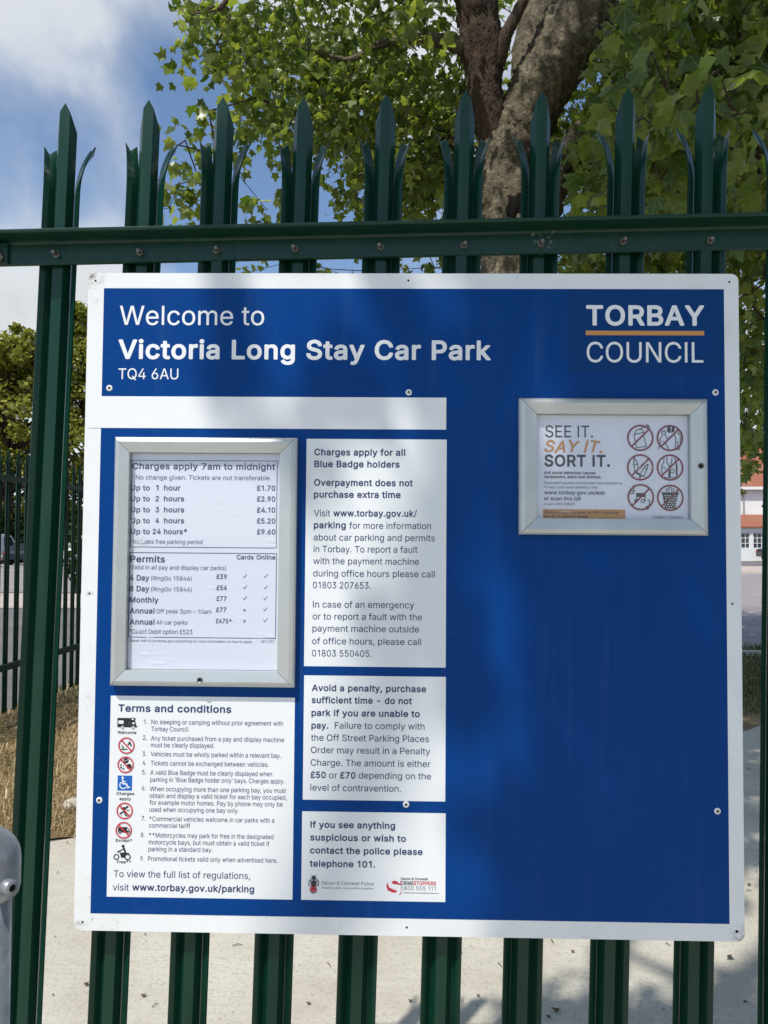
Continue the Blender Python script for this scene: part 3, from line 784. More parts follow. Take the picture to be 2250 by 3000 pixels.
    'G': (520, '309 -7 269 -7 223 -7 184 4 149 25 115 46 88 77 69 116 50 155 40 201 40 254 40 308 50 354 69 393 88 432 115 462 149 484 183 505 221 516 265 516 292 516 317 512 340 504 364 496 385 484 403 469 422 454 437 437 449 416 461 396 470 373 474 349 452 349 430 349 408 349 403 365 396 380 387 393 379 406 368 417 356 427 344 436 330 444 315 448 300 453 283 456 265 456 235 456 208 448 183 432 159 417 139 394 125 364 111 334 103 297 103 254 103 211 111 175 125 145 140 115 159 92 184 76 209 61 237 53 269 53 297 53 323 59 345 71 367 83 384 101 396 123 409 146 415 172 415 202 421 201 428 200 434 199 384 199 333 199 283 199 283 218 283 237 283 256 348 256 413 256 478 256 478 237 478 219 478 200 478 158 469 122 451 91 433 60 408 36 377 19 345 2'),
    'I': (188, '62 0 62 0 62 0 62 509 62 509 62 509 126 509 126 509 126 509 126 0 126 0 126 0'),
    'L': (393, '160 0 60 0 60 170 60 339 60 509 82 509 103 509 125 509 125 358 125 208 125 57 203 57 282 57 361 57 361 38 361 19 361 0 261 0'),
    'M': (628, '81 0 60 0 60 170 60 339 60 509 91 509 121 509 152 509 193 402 235 294 277 187 280 180 284 170 287 159 291 148 295 136 299 123 303 110 307 97 311 84 315 71 319 59 322 49 317 49 312 49 307 49 310 59 314 70 318 83 322 95 326 108 330 121 334 134 338 147 342 158 346 170 349 179 352 187 394 294 435 402 476 509 507 509 537 509 568 509 568 339 568 170 568 0 547 0 525 0 504 0 504 97 504 194 504 291 504 302 504 314 504 327 505 340 505 354 505 369 505 383 506 398 506 413 506 428 507 443 507 457 509 457 511 457 513 457 508 441 503 426 498 409 492 393 487 378 482 363 477 348 472 334 467 322 463 309 459 299 456 291 418 194 380 97 342 0 323 0 305 0 286 0 248 97 209 194 170 291 167 299 163 309 159 321 155 333 150 346 145 361 140 376 135 391 129 408 124 424 118 441 112 457 114 457 117 457 119 457 119 444 120 431 120 416 120 401 121 387 121 372 121 357 121 342 122 328 122 315 122 302 122 291 122 194 122 97 122 0 101 0'),
    'N': (523, '82 0 60 0 60 170 60 339 60 509 85 509 111 509 136 509 205 400 274 291 343 183 349 174 355 164 363 151 370 138 379 123 388 107 396 90 405 73 414 55 411 55 408 54 405 54 403 72 401 90 401 108 400 126 399 142 399 157 399 172 399 185 399 195 399 300 399 404 399 509 420 509 442 509 463 509 463 339 463 170 463 0 438 0 412 0 387 0 325 97 264 193 202 290 194 303 186 316 177 331 169 345 159 362 148 381 137 400 123 424 108 452 111 453 115 453 119 454 120 428 121 405 122 384 123 362 124 344 124 328 125 312 125 300 125 291 125 194 125 97 125 0 103 0'),
    'O': (533, '311 -7 267 -7 223 -7 184 4 150 25 116 46 90 76 70 115 50 154 40 201 40 254 40 308 50 354 70 393 90 432 116 462 150 484 184 505 223 516 267 516 311 516 350 505 384 484 418 462 444 432 464 393 483 354 493 308 493 254 493 201 483 154 464 115 444 76 418 46 384 25 350 4;236 53 267 53 297 53 325 61 349 76 374 91 394 114 408 144 423 174 430 211 430 254 430 298 423 335 408 365 394 395 374 417 349 433 325 448 297 456 267 456 236 456 209 448 184 433 159 417 140 394 125 364 111 334 103 297 103 254 103 211 111 174 125 144 140 114 159 92 184 76 209 61'),
    'P': (444, '82 0 60 0 60 170 60 339 60 509 118 509 177 509 235 509 274 509 307 502 332 487 358 473 377 454 390 430 402 405 409 378 409 348 409 317 402 290 390 265 377 241 358 222 332 207 307 193 274 186 235 186 193 186 151 186 109 186 109 205 109 224 109 242 150 242 191 242 233 242 259 242 281 247 297 256 313 265 325 278 333 294 341 310 344 328 344 348 344 368 341 386 333 402 325 417 313 430 297 439 280 448 259 452 232 452 196 452 160 452 125 452 125 301 125 151 125 0 103 0'),
    'Q': (533, '274 121 245 159 268 159 290 159 313 159 332 134 351 109 369 85 374 78 379 71 384 65 412 27 440 -10 468 -48 446 -48 423 -48 401 -48 382 -23 364 2 346 27 341 33 336 39 331 46 302 84;311 -7 267 -7 223 -7 184 4 150 25 116 46 90 76 70 115 50 154 40 201 40 254 40 308 50 354 70 393 90 432 116 462 150 484 184 505 223 516 267 516 311 516 350 505 384 484 418 462 444 432 464 393 483 354 493 308 493 254 493 201 483 154 464 115 444 76 418 46 384 25 350 4;236 53 267 53 297 53 325 61 349 76 374 91 394 114 408 144 423 174 430 211 430 254 430 298 423 335 408 365 394 395 374 417 349 433 325 448 297 456 267 456 236 456 209 448 184 433 159 417 140 394 125 364 111 334 103 297 103 254 103 211 111 174 125 144 140 114 159 92 184 76 209 61'),
    'R': (449, '82 0 60 0 60 170 60 339 60 509 119 509 177 509 236 509 275 509 307 502 333 489 359 475 378 457 390 433 403 410 409 382 409 352 409 321 403 295 390 271 378 248 359 230 333 217 307 204 275 198 236 198 189 198 143 198 96 198 96 217 96 236 96 255 142 255 188 255 234 255 260 255 281 259 298 267 314 275 326 286 334 300 341 315 345 332 345 352 345 372 341 390 334 405 326 420 314 431 298 440 281 448 259 452 233 452 197 452 161 452 125 452 125 301 125 151 125 0 103 0;378 0 353 0 312 76 271 153 230 229 254 229 279 229 303 229 344 153 386 76 428 0 403 0'),
    'S': (446, '263 -9 224 -9 187 -9 155 -3 128 9 100 21 79 38 64 60 49 82 40 107 38 137 60 137 82 137 104 137 106 117 112 101 123 88 134 75 149 65 166 59 184 52 203 49 224 49 247 49 268 53 286 60 304 68 319 78 329 92 340 105 346 121 346 139 346 155 341 169 332 179 323 189 311 198 296 205 281 211 264 217 245 222 224 228 204 234 184 239 142 251 109 268 86 289 63 311 52 339 52 372 52 401 60 426 75 448 90 469 111 486 138 498 164 510 194 516 227 516 261 516 290 510 316 498 342 486 362 469 377 449 392 428 400 404 401 378 380 378 358 378 337 378 335 403 323 423 302 437 281 451 256 459 225 459 203 459 184 455 167 448 151 441 138 431 129 418 120 406 115 391 115 376 115 358 120 344 131 334 142 323 154 314 169 308 184 302 199 297 212 293 230 289 247 284 264 279 279 275 295 270 312 264 328 257 344 248 359 238 373 227 385 214 395 198 404 181 408 162 408 139 408 111 401 86 386 64 372 41 351 24 323 11 296 -2'),
    'T': (448, '85 452 32 452 32 471 32 490 32 509 160 509 288 509 417 509 417 490 417 471 417 452 363 452 310 452 257 452 257 301 257 151 257 0 235 0 214 0 193 0 193 151 193 301 193 452 139 452'),
    'U': (517, '299 -8 259 -8 219 -8 184 0 154 15 124 31 101 53 85 80 68 107 60 138 60 173 60 285 60 397 60 509 81 509 103 509 124 509 124 399 124 288 124 178 124 154 130 132 141 113 152 94 167 79 187 68 207 57 231 52 259 52 287 52 311 57 331 68 351 79 366 94 377 113 387 132 393 154 393 178 393 288 393 399 393 509 414 509 436 509 457 509 457 397 457 285 457 173 457 138 449 107 433 80 416 53 393 31 363 15 334 0'),
    'V': (479, '229 0 204 0 141 170 79 339 16 509 39 509 62 509 84 509 120 408 156 307 192 206 198 189 206 166 215 137 224 109 235 73 248 31 243 31 239 31 235 31 247 74 258 110 267 138 276 166 284 189 290 206 325 307 360 408 395 509 417 509 440 509 463 509 401 339 340 170 278 0 253 0'),
    'W': (686, '180 0 155 0 109 170 63 339 16 509 38 509 60 509 82 509 109 404 136 300 163 196 168 179 172 163 175 145 179 128 183 111 187 94 190 76 194 58 197 40 194 40 192 40 189 40 193 58 196 76 200 94 203 111 207 128 211 145 215 163 220 179 224 196 251 300 279 404 306 509 331 509 355 509 380 509 407 404 434 300 462 196 466 179 470 163 474 145 478 128 482 111 486 94 490 76 494 58 497 40 494 40 491 40 488 40 492 58 495 76 499 94 502 111 506 128 510 145 515 163 519 179 523 196 550 300 576 404 603 509 625 509 647 509 670 509 623 339 577 170 530 0 505 0 480 0 455 0 426 108 397 215 368 323 362 344 357 367 351 391 346 416 341 444 336 475 341 475 345 475 350 475 345 445 340 419 335 395 330 371 324 347 318 323 289 215 260 108 230 0 205 0'),
    'Y': (472, '225 0 203 0 203 69 203 139 203 208 141 308 79 409 16 509 41 509 66 509 91 509 125 454 159 399 192 344 203 326 213 309 222 292 231 275 240 255 250 230 241 230 232 230 224 230 233 255 242 276 251 293 260 310 270 327 280 344 314 399 347 454 381 509 406 509 430 509 455 509 393 409 330 308 268 208 268 139 268 69 268 0 247 0'),
    'Z': (438, '161 0 42 0 42 15 42 31 42 46 119 159 196 272 273 385 284 400 295 415 306 431 318 446 329 461 341 476 343 469 346 461 348 454 327 453 306 453 285 452 264 452 244 452 223 452 162 452 101 452 40 452 40 471 40 490 40 509 159 509 278 509 397 509 397 493 397 477 397 462 321 351 245 240 169 129 158 113 146 97 134 81 122 65 110 49 97 33 95 40 93 47 90 54 111 55 132 56 152 57 173 57 193 57 214 57 276 57 338 57 399 57 399 38 399 19 399 0 280 0'),
    'a': (389, '182 -9 160 -9 136 -9 114 -4 94 5 75 14 59 27 48 45 36 62 30 83 30 108 30 130 35 147 43 161 52 175 63 185 78 193 92 201 108 207 125 211 143 215 160 218 178 220 201 223 219 225 234 227 248 228 258 231 265 235 272 239 276 245 276 255 276 255 276 256 276 257 276 272 273 286 267 297 261 308 252 316 240 322 228 328 213 331 196 331 178 331 162 328 149 322 136 317 126 309 118 301 110 292 104 283 100 274 80 280 61 285 41 291 50 314 62 332 79 346 95 360 113 369 133 375 153 381 173 384 194 384 208 384 223 383 239 379 255 376 271 370 286 360 301 351 313 338 322 320 332 303 337 280 337 251 337 168 337 84 337 0 317 0 297 0 277 0 277 17 277 35 277 52 275 52 274 52 272 52 268 43 261 34 252 25 243 15 230 7 215 1 200 -5;155 45 170 45 193 45 212 50 228 59 243 68 255 79 263 93 271 107 276 122 276 138 276 155 276 173 276 190 273 187 268 184 259 182 251 180 242 178 231 176 221 174 210 172 200 171 190 170 182 169 175 168 161 166 147 163 134 159 121 154 111 148 103 139 96 131 92 119 92 105 92 92 95 81 102 72 109 63 118 57 130 52 142 48'),
    'b': (424, '261 -8 229 -8 206 -8 187 -4 172 4 158 12 146 21 138 31 129 42 123 51 118 59 116 59 114 59 112 59 112 39 112 20 112 0 92 0 72 0 53 0 53 170 53 339 53 509 73 509 93 509 114 509 114 446 114 382 114 319 115 319 117 319 118 319 123 327 129 336 137 346 145 356 157 365 171 373 186 381 205 384 229 384 261 384 289 376 313 361 337 345 356 322 370 293 383 263 390 229 390 189 390 149 383 114 370 84 356 55 337 32 313 16 289 0;197 47 220 47 244 47 263 53 279 66 295 78 308 95 316 117 324 138 328 162 328 189 328 216 324 240 316 261 308 282 296 299 280 311 264 324 244 330 220 330 197 330 177 324 161 312 145 300 133 284 125 263 117 242 113 217 113 189 113 161 117 136 125 115 133 94 146 77 162 65 178 53'),
    'c': (395, '226 -8 207 -8 173 -8 143 0 117 16 91 33 71 56 56 85 41 114 34 149 34 187 34 227 41 262 56 291 71 321 91 343 117 360 143 376 173 384 207 384 226 384 243 382 260 377 276 372 292 365 305 356 319 347 330 335 340 322 350 309 357 294 362 277 342 272 322 267 303 262 300 272 296 281 290 289 285 297 278 305 270 311 262 317 253 322 242 325 232 328 220 330 207 330 182 330 161 323 145 310 129 297 116 280 108 258 100 237 96 213 96 187 96 162 100 139 108 117 116 96 129 79 145 66 161 53 182 46 207 46 220 46 232 48 243 52 253 55 263 60 271 66 279 72 286 80 292 89 297 97 301 107 304 117 324 112 343 107 363 102 358 85 351 70 341 56 332 43 320 31 306 21 293 12 277 4 261 -1 244 -6'),
    'd': (424, '219 -8 195 -8 164 -8 136 0 111 16 87 32 68 55 55 84 41 114 34 149 34 189 34 229 41 263 55 293 69 322 88 345 112 361 136 376 164 384 196 384 219 384 238 381 253 373 268 365 279 356 287 346 296 336 302 327 306 319 308 319 309 319 311 319 311 382 311 446 311 509 331 509 351 509 372 509 372 339 372 170 372 0 352 0 332 0 313 0 313 20 313 39 313 59 311 59 309 59 307 59 302 51 295 42 287 31 278 21 267 12 252 4 238 -4;181 47 205 47 227 47 247 53 263 65 279 77 291 94 299 115 308 136 312 161 312 189 312 217 308 242 300 263 292 284 279 300 263 312 247 324 228 330 205 330 181 330 161 324 145 311 129 299 116 282 108 261 100 240 96 216 96 189 96 162 100 138 109 117 117 95 129 78 145 66 161 53'),
    'e': (404, '238 -8 212 -8 175 -8 143 0 117 16 90 33 70 56 56 85 41 114 34 148 34 187 34 226 41 260 55 290 69 319 89 343 115 359 141 376 171 384 205 384 226 384 246 381 266 374 285 367 303 356 319 341 335 326 348 306 357 282 366 258 371 228 371 194 371 186 371 178 371 169 272 169 174 169 75 169 75 187 75 204 75 221 163 221 250 221 338 221 329 215 319 208 310 202 310 227 306 249 298 269 290 288 278 303 263 314 247 325 228 330 205 330 182 330 163 325 146 313 130 302 118 288 109 270 100 251 96 232 96 211 96 200 96 189 96 178 96 150 101 126 110 106 120 87 134 72 151 61 168 51 189 46 212 46 228 46 241 48 254 53 266 57 277 64 285 73 294 82 301 93 306 105 325 101 345 96 365 91 359 71 349 54 335 39 321 24 303 13 283 4 262 -4'),
    'f': (253, '154 379 228 379 228 362 228 344 228 327 154 327 80 327 6 327 6 344 6 362 6 379 80 379;101 0 81 0 81 144 81 288 81 432 81 453 86 471 96 486 106 500 119 511 135 519 152 526 169 530 187 530 201 530 213 529 222 527 232 525 238 523 243 521 238 503 233 486 227 468 224 470 220 471 215 472 210 473 203 474 195 474 176 474 163 469 154 460 146 451 142 437 142 419 142 279 142 140 142 0 121 0'),
    'g': (425, '238 -151 207 -151 179 -151 155 -147 134 -140 113 -132 96 -123 82 -110 69 -98 58 -84 51 -69 67 -60 84 -50 101 -41 107 -49 113 -57 122 -66 130 -75 141 -82 154 -88 168 -94 186 -97 207 -97 238 -97 263 -90 282 -75 302 -60 311 -37 311 -6 311 19 311 44 311 68 310 68 308 68 306 68 301 60 295 51 287 41 278 32 267 23 252 16 238 8 219 5 195 5 164 5 137 12 113 27 88 41 69 62 55 90 41 118 34 152 34 191 34 230 41 264 55 293 69 322 88 345 112 361 137 376 165 384 196 384 220 384 239 381 253 373 268 365 280 356 288 346 297 336 303 327 308 319 309 319 311 319 313 319 313 339 313 359 313 379 333 379 353 379 372 379 372 250 372 121 372 -9 372 -42 365 -69 350 -90 335 -111 316 -126 291 -136 266 -146;181 59 205 59 228 59 248 64 264 75 280 86 292 101 300 121 308 141 312 165 312 193 312 220 308 243 300 264 292 284 280 301 264 312 248 324 228 330 205 330 181 330 161 324 145 312 129 299 117 283 109 262 100 242 96 219 96 193 96 166 100 143 109 123 117 103 129 87 145 76 162 65'),
    'h': (410, '114 249 114 227 114 151 114 76 114 0 93 0 73 0 53 0 53 170 53 339 53 509 73 509 93 509 114 509 114 435 114 361 114 287 110 287 106 287 102 287 114 322 131 347 152 362 174 377 199 384 227 384 253 384 276 379 295 369 315 358 330 342 341 321 352 299 357 273 357 240 357 160 357 80 357 0 337 0 316 0 296 0 296 78 296 157 296 235 296 265 288 288 273 304 258 321 237 329 210 329 192 329 175 325 161 317 146 309 135 298 126 283 118 267'),
    'i': (166, '73 0 53 0 53 126 53 253 53 379 73 379 93 379 114 379 114 253 114 126 114 0 93 0;95 443 84 443 72 443 62 447 54 455 45 462 41 472 41 483 41 494 45 504 54 512 62 520 72 524 84 524 95 524 106 520 114 512 122 504 126 494 126 483 126 472 122 462 114 455 106 447'),
    'k': (380, '132 158 110 137 110 162 110 187 110 212 113 212 117 212 121 212 175 268 230 323 284 379 310 379 335 379 360 379 301 319 243 259 184 199 182 199 179 199 177 199 155 178;73 0 53 0 53 170 53 339 53 509 73 509 93 509 114 509 114 339 114 170 114 0 93 0;320 0 294 0 245 62 197 124 148 186 162 200 177 214 191 229 252 152 312 76 372 0 346 0'),
    'l': (176, '58 0 58 0 58 0 58 509 58 509 58 509 118 509 118 509 118 509 118 0 118 0 118 0'),
    'm': (610, '73 0 53 0 53 126 53 253 53 379 72 379 92 379 112 379 112 351 112 323 112 295 111 295 109 295 108 295 113 316 121 332 132 346 144 359 157 369 172 376 187 383 203 386 219 386 247 386 270 378 287 361 305 344 316 322 321 295 318 295 315 295 312 295 317 313 325 329 337 343 349 357 364 367 381 375 398 382 416 386 437 386 459 386 479 381 497 372 515 362 530 348 541 328 551 309 557 285 557 255 557 170 557 85 557 0 536 0 516 0 496 0 496 85 496 169 496 254 496 281 488 301 473 313 457 325 439 330 419 330 402 330 387 327 374 320 362 313 352 303 345 290 339 278 335 263 335 247 335 165 335 82 335 0 315 0 295 0 274 0 274 87 274 173 274 260 274 281 267 298 253 311 239 324 221 330 199 330 185 330 171 327 158 320 144 313 134 303 126 289 118 276 114 258 114 238 114 159 114 79 114 0 93 0'),
    'n': (409, '114 249 114 227 114 151 114 76 114 0 93 0 73 0 53 0 53 126 53 253 53 379 72 379 92 379 112 379 112 349 112 318 112 287 109 287 106 287 102 287 114 322 131 347 152 362 174 377 199 384 227 384 253 384 276 379 295 369 314 358 330 342 341 321 352 299 357 273 357 240 357 160 357 80 357 0 337 0 316 0 296 0 296 78 296 157 296 235 296 265 288 288 273 304 258 321 237 329 210 329 192 329 175 325 161 317 146 309 135 298 126 283 118 267'),
    'o': (415, '242 -8 207 -8 173 -8 143 0 117 16 91 33 71 56 56 85 41 114 34 149 34 187 34 227 41 262 56 291 71 321 91 343 117 360 143 376 173 384 207 384 242 384 273 376 299 360 325 343 345 321 359 291 374 262 381 227 381 187 381 149 374 114 359 85 345 56 325 33 299 16 273 0;182 46 207 46 233 46 254 53 270 66 287 79 299 96 307 117 315 139 319 162 319 187 319 213 315 236 307 258 299 280 287 297 270 310 254 323 233 330 207 330 182 330 161 323 145 310 129 297 116 280 108 258 100 237 96 213 96 187 96 162 100 139 108 117 116 96 129 79 145 66 161 53'),
    'p': (424, '73 -143 53 -143 53 31 53 205 53 379 72 379 92 379 112 379 112 359 112 339 112 319 114 319 116 319 118 319 123 327 129 336 137 346 145 356 157 365 171 373 186 381 205 384 229 384 261 384 289 376 313 361 337 345 356 322 370 293 383 263 390 229 390 189 390 149 383 114 370 84 356 55 337 32 313 16 289 0 261 -8 229 -8 206 -8 187 -4 173 4 158 12 146 21 138 31 130 42 123 51 118 59 117 59 115 59 114 59 114 -8 114 -76 114 -143 93 -143;197 47 220 47 244 47 263 53 279 66 295 78 308 95 316 117 324 138 328 162 328 189 328 216 324 240 316 261 308 282 296 299 280 311 264 324 244 330 220 330 197 330 177 324 161 312 145 300 133 284 125 263 117 242 113 217 113 189 113 161 117 136 125 115 133 94 146 77 162 65 178 53'),
    'r': (259, '73 0 53 0 53 126 53 253 53 379 72 379 92 379 112 379 112 360 112 340 112 321 113 321 114 321 115 321 122 340 135 355 152 367 170 379 190 385 213 385 218 385 223 385 229 384 235 384 240 384 243 384 243 363 243 343 243 322 242 323 237 323 230 324 223 325 215 326 207 326 189 326 173 322 159 315 145 307 134 297 126 284 118 270 114 255 114 237 114 158 114 79 114 0 93 0'),
    's': (365, '211 -8 182 -8 156 -8 133 -4 112 3 92 11 75 23 62 38 49 53 40 72 36 94 55 98 74 102 94 107 99 86 109 70 124 60 139 50 158 45 181 45 208 45 229 51 244 62 260 74 268 87 268 103 268 116 263 127 254 136 245 144 231 151 212 155 191 160 170 165 149 170 115 178 89 191 72 208 55 225 47 247 47 274 47 296 53 315 65 332 77 348 94 361 115 370 136 380 160 384 187 384 213 384 235 380 254 372 272 365 287 353 299 339 310 325 319 309 324 290 305 286 287 281 268 277 263 292 255 304 243 316 230 327 212 333 187 333 165 333 146 327 131 317 116 306 109 293 109 277 109 263 114 252 124 243 134 235 150 228 172 223 191 218 210 214 229 209 264 201 290 188 306 171 323 154 331 133 331 107 331 84 325 64 312 47 300 30 282 16 260 6 237 -3'),
    't': (227, '138 379 204 379 204 362 204 344 204 327 138 327 72 327 6 327 6 344 6 362 6 379 72 379;65 345 65 471 85 471 106 471 126 471 126 347 126 222 126 98 126 81 129 69 136 61 143 54 154 50 170 50 174 50 179 50 185 51 191 52 197 53 202 54 206 36 209 19 213 2 207 0 200 -2 192 -3 184 -4 176 -4 168 -4 136 -4 110 4 92 21 74 38 65 62 65 93 65 219'),
    'u': (410, '211 -5 182 -5 157 -5 134 0 115 11 95 21 80 37 69 59 58 80 53 107 53 139 53 219 53 299 53 379 73 379 93 379 114 379 114 301 114 222 114 144 114 114 121 91 137 75 152 58 173 50 200 50 218 50 235 54 249 62 264 70 275 81 283 97 292 112 296 131 296 153 296 228 296 304 296 379 316 379 337 379 357 379 357 253 357 126 357 0 337 0 318 0 298 0 298 31 298 61 298 92 301 92 304 92 307 92 295 57 279 32 257 17 235 2'),
    'v': (389, '184 0 163 0 114 126 66 253 17 379 40 379 62 379 84 379 111 305 138 230 165 155 174 132 181 110 187 87 193 64 199 42 206 21 198 21 191 21 184 21 191 42 197 64 203 87 209 110 216 132 224 155 251 230 278 305 305 379 327 379 349 379 371 379 323 253 275 126 226 0 205 0'),
    'w': (567, '158 0 138 0 99 126 61 253 23 379 44 379 66 379 87 379 103 324 118 269 133 214 140 191 147 165 154 137 161 108 168 76 175 41 172 41 168 41 165 41 172 75 179 106 186 135 193 163 199 190 206 214 221 269 237 324 252 379 273 379 295 379 316 379 332 324 347 269 362 214 368 190 375 164 382 136 388 107 395 76 402 41 399 41 395 41 391 41 399 75 406 107 413 135 420 164 427 190 434 214 449 269 465 324 480 379 502 379 523 379 545 379 506 253 468 126 429 0 409 0 389 0 368 0 352 57 335 114 319 172 314 189 309 207 305 225 300 243 295 261 291 280 286 299 281 318 277 338 281 338 286 338 291 338 286 319 281 299 277 280 272 261 267 243 263 225 258 206 253 189 248 172 231 114 215 57 199 0 178 0'),
    'x': (378, '44 0 21 0 71 73 121 145 171 218 171 202 171 187 171 171 124 240 76 310 29 379 52 379 76 379 100 379 116 355 132 330 147 306 160 287 170 270 179 253 188 237 198 221 207 206 197 206 186 206 175 206 185 221 194 237 202 253 211 270 221 287 233 306 249 330 266 355 282 379 305 379 328 379 352 379 304 309 256 239 209 169 209 184 209 199 209 214 258 143 308 71 358 0 334 0 310 0 287 0 268 28 249 57 231 85 219 103 209 120 200 136 191 152 182 167 173 182 183 182 194 182 205 182 195 167 186 152 178 136 170 120 160 103 148 85 129 57 110 28 91 0 68 0'),
    'y': (389, '51 -140 47 -139 52 -121 57 -103 61 -86 65 -86 68 -87 71 -87 83 -90 94 -91 104 -89 114 -87 122 -82 130 -74 138 -66 145 -53 151 -36 155 -24 159 -13 163 -1 114 126 66 252 17 379 40 379 62 379 84 379 111 305 138 230 165 155 174 132 181 109 187 87 193 64 199 42 206 21 198 21 191 21 184 21 190 42 196 64 202 87 209 110 216 132 224 155 251 230 278 305 305 379 327 379 349 379 371 379 316 234 260 88 204 -58 196 -78 187 -94 177 -107 166 -120 153 -129 139 -136 125 -142 109 -145 91 -145 81 -145 72 -144 65 -143 57 -142'),
    '£': (424, '43 41 37 41 37 46 37 51 37 57 57 57 71 62 80 74 89 85 93 102 93 125 90 203 88 281 85 358 84 389 90 415 102 439 115 463 133 481 156 495 179 509 207 516 239 516 266 516 289 510 310 499 331 489 348 473 362 454 375 434 384 412 387 385 368 383 348 380 328 377 325 402 315 422 300 437 285 451 264 459 240 459 218 459 200 454 186 446 172 437 162 425 155 410 148 396 145 379 146 360 148 282 151 205 153 127 154 112 151 99 145 89 140 78 132 70 123 64 113 57 103 52 92 49 82 46 71 43 61 42 51 41;124 0 37 0 37 19 37 38 37 57 125 57 213 57 301 57 312 57 319 59 324 63 328 68 330 75 330 85 330 93 330 100 330 107 349 107 368 107 388 107 388 102 388 96 388 91 388 61 380 38 366 23 352 8 330 0 299 0 212 0;128 229 37 229 37 246 37 263 37 280 128 280 220 280 311 280 311 263 311 246 311 229 220 229'),
    '–': (349, '233 244 350 244 350 226 350 207 350 188 233 188 117 188 0 188 0 207 0 226 0 244 117 244'),
}
# ------------------------------------------------------------------ the information sign
S = 1178.0
SIGN_ROT = -0.0078
SIGN_Y = -0.040
_c, _s = math.cos(SIGN_ROT), math.sin(SIGN_ROT)
SIGN_M = Matrix(((_c, -_s, 0, 0 + 0.589 * _s), (0, 0, -1, SIGN_Y), (_s, _c, 0, 1.4574 - 0.589 * _c), (0, 0, 0, 1)))


def L(u, v, h, off=(0, 0)):
    """millimetres from the sign's top left corner -> the sign's own space"""
    return Vector(((u - 589 - off[0]) / 1000, (S - v - off[1]) / 1000, h / 1000))


def sign_empty(name, off=(0, 0)):
    o = bpy.data.objects.new(name, None)
    COL.objects.link(o)
    o.matrix_world = SIGN_M @ Matrix.Translation((off[0] / 1000, off[1] / 1000, 0))
    o.empty_display_size = 0.1
    return o


_GL = {}


def glyph(ch, off, rows):
    """fill one letter by rows: quads (N,4,2); off thickens the strokes for bold"""
    key = (ch, off, rows)
    if key in _GL:
        return _GL[key]
    polys = []
    for d in GLYPHS[ch][1].split(';'):
        if not d:
            continue
        e = np.array(list(map(int, d.split())), float).reshape(-1, 3, 2) / 1000
        pts = []
        for i in range(len(e)):
            p0, p1, p2, p3 = e[i][1], e[i][2], e[(i + 1) % len(e)][0], e[(i + 1) % len(e)][1]
            m = 1 if abs(np.cross(p3 - p0, p1 - p0)) + abs(np.cross(p3 - p0, p2 - p0)) < 2e-5 else 4
            for k in range(m):
                t = k / m
                pts.append(p0 * (1 - t) ** 3 + 3 * p1 * t * (1 - t) ** 2 + 3 * p2 * t * t * (1 - t) + p3 * t ** 3)
        polys.append(np.array(pts))
    if not polys:
        _GL[key] = []
        return []

    def area(p):
        q = np.roll(p, -1, 0)
        return float((p[:, 0] * q[:, 1] - q[:, 0] * p[:, 1]).sum())
    if max((area(p) for p in polys), key=abs) < 0:
        polys = [p[::-1] for p in polys]
    if off:
        extra = []
        for p in polys:
            for a, b in zip(p, np.roll(p, -1, 0)):
                d = b - a
                l = math.hypot(*d)
                if l < 1e-6:
                    continue
                n = np.array([-d[1], d[0]]) / l * off
                extra.append(np.array([a - n, b - n, b + n, a + n]))
                extra.append(np.array([a + off * np.array([math.cos(t), math.sin(t)]) for t in np.arange(8) * math.pi / 4]))
        polys += extra
    A_ = np.concatenate(polys)
    B_ = np.concatenate([np.roll(p, -1, 0) for p in polys])
    ok = np.abs(A_[:, 1] - B_[:, 1]) > 1e-9
    A_, B_ = A_[ok], B_[ok]
    wnd = np.where(B_[:, 1] < A_[:, 1], 1, -1)          # going down on the left edge of a positive shape
    lo, hi = np.minimum(A_[:, 1], B_[:, 1]), np.maximum(A_[:, 1], B_[:, 1])

    def spans(y):
        m = (lo <= y) & (hi > y)
        xs = A_[m, 0] + (y - A_[m, 1]) / (B_[m, 1] - A_[m, 1]) * (B_[m, 0] - A_[m, 0])
        o = np.argsort(xs)
        xs, ws = xs[o], np.cumsum(wnd[m][o])
        out, start = [], None
        for xx, w_ in zip(xs, ws):
            if w_ > 0 and start is None:
                start = xx
            elif w_ <= 0 and start is not None:
                if xx - start > 1e-5:
                    out.append((start, xx))
                start = None
        return out
    y0, y1 = lo.min(), hi.max()
    Q = []
    for k in range(rows):
        a, b = y0 + (y1 - y0) * k / rows, y0 + (y1 - y0) * (k + 1) / rows
        e = (b - a) * 1e-3
        sa, sb = spans(a + e), spans(b - e)
        if len(sa) != len(sb):
            sa = sb = spans((a + b) / 2)
        for (l0, r0), (l1, r1) in zip(sa, sb):
            Q.append([(l0, a), (r0, a), (r1, b), (l1, b)])
    _GL[key] = np.array(Q)
    return _GL[key]


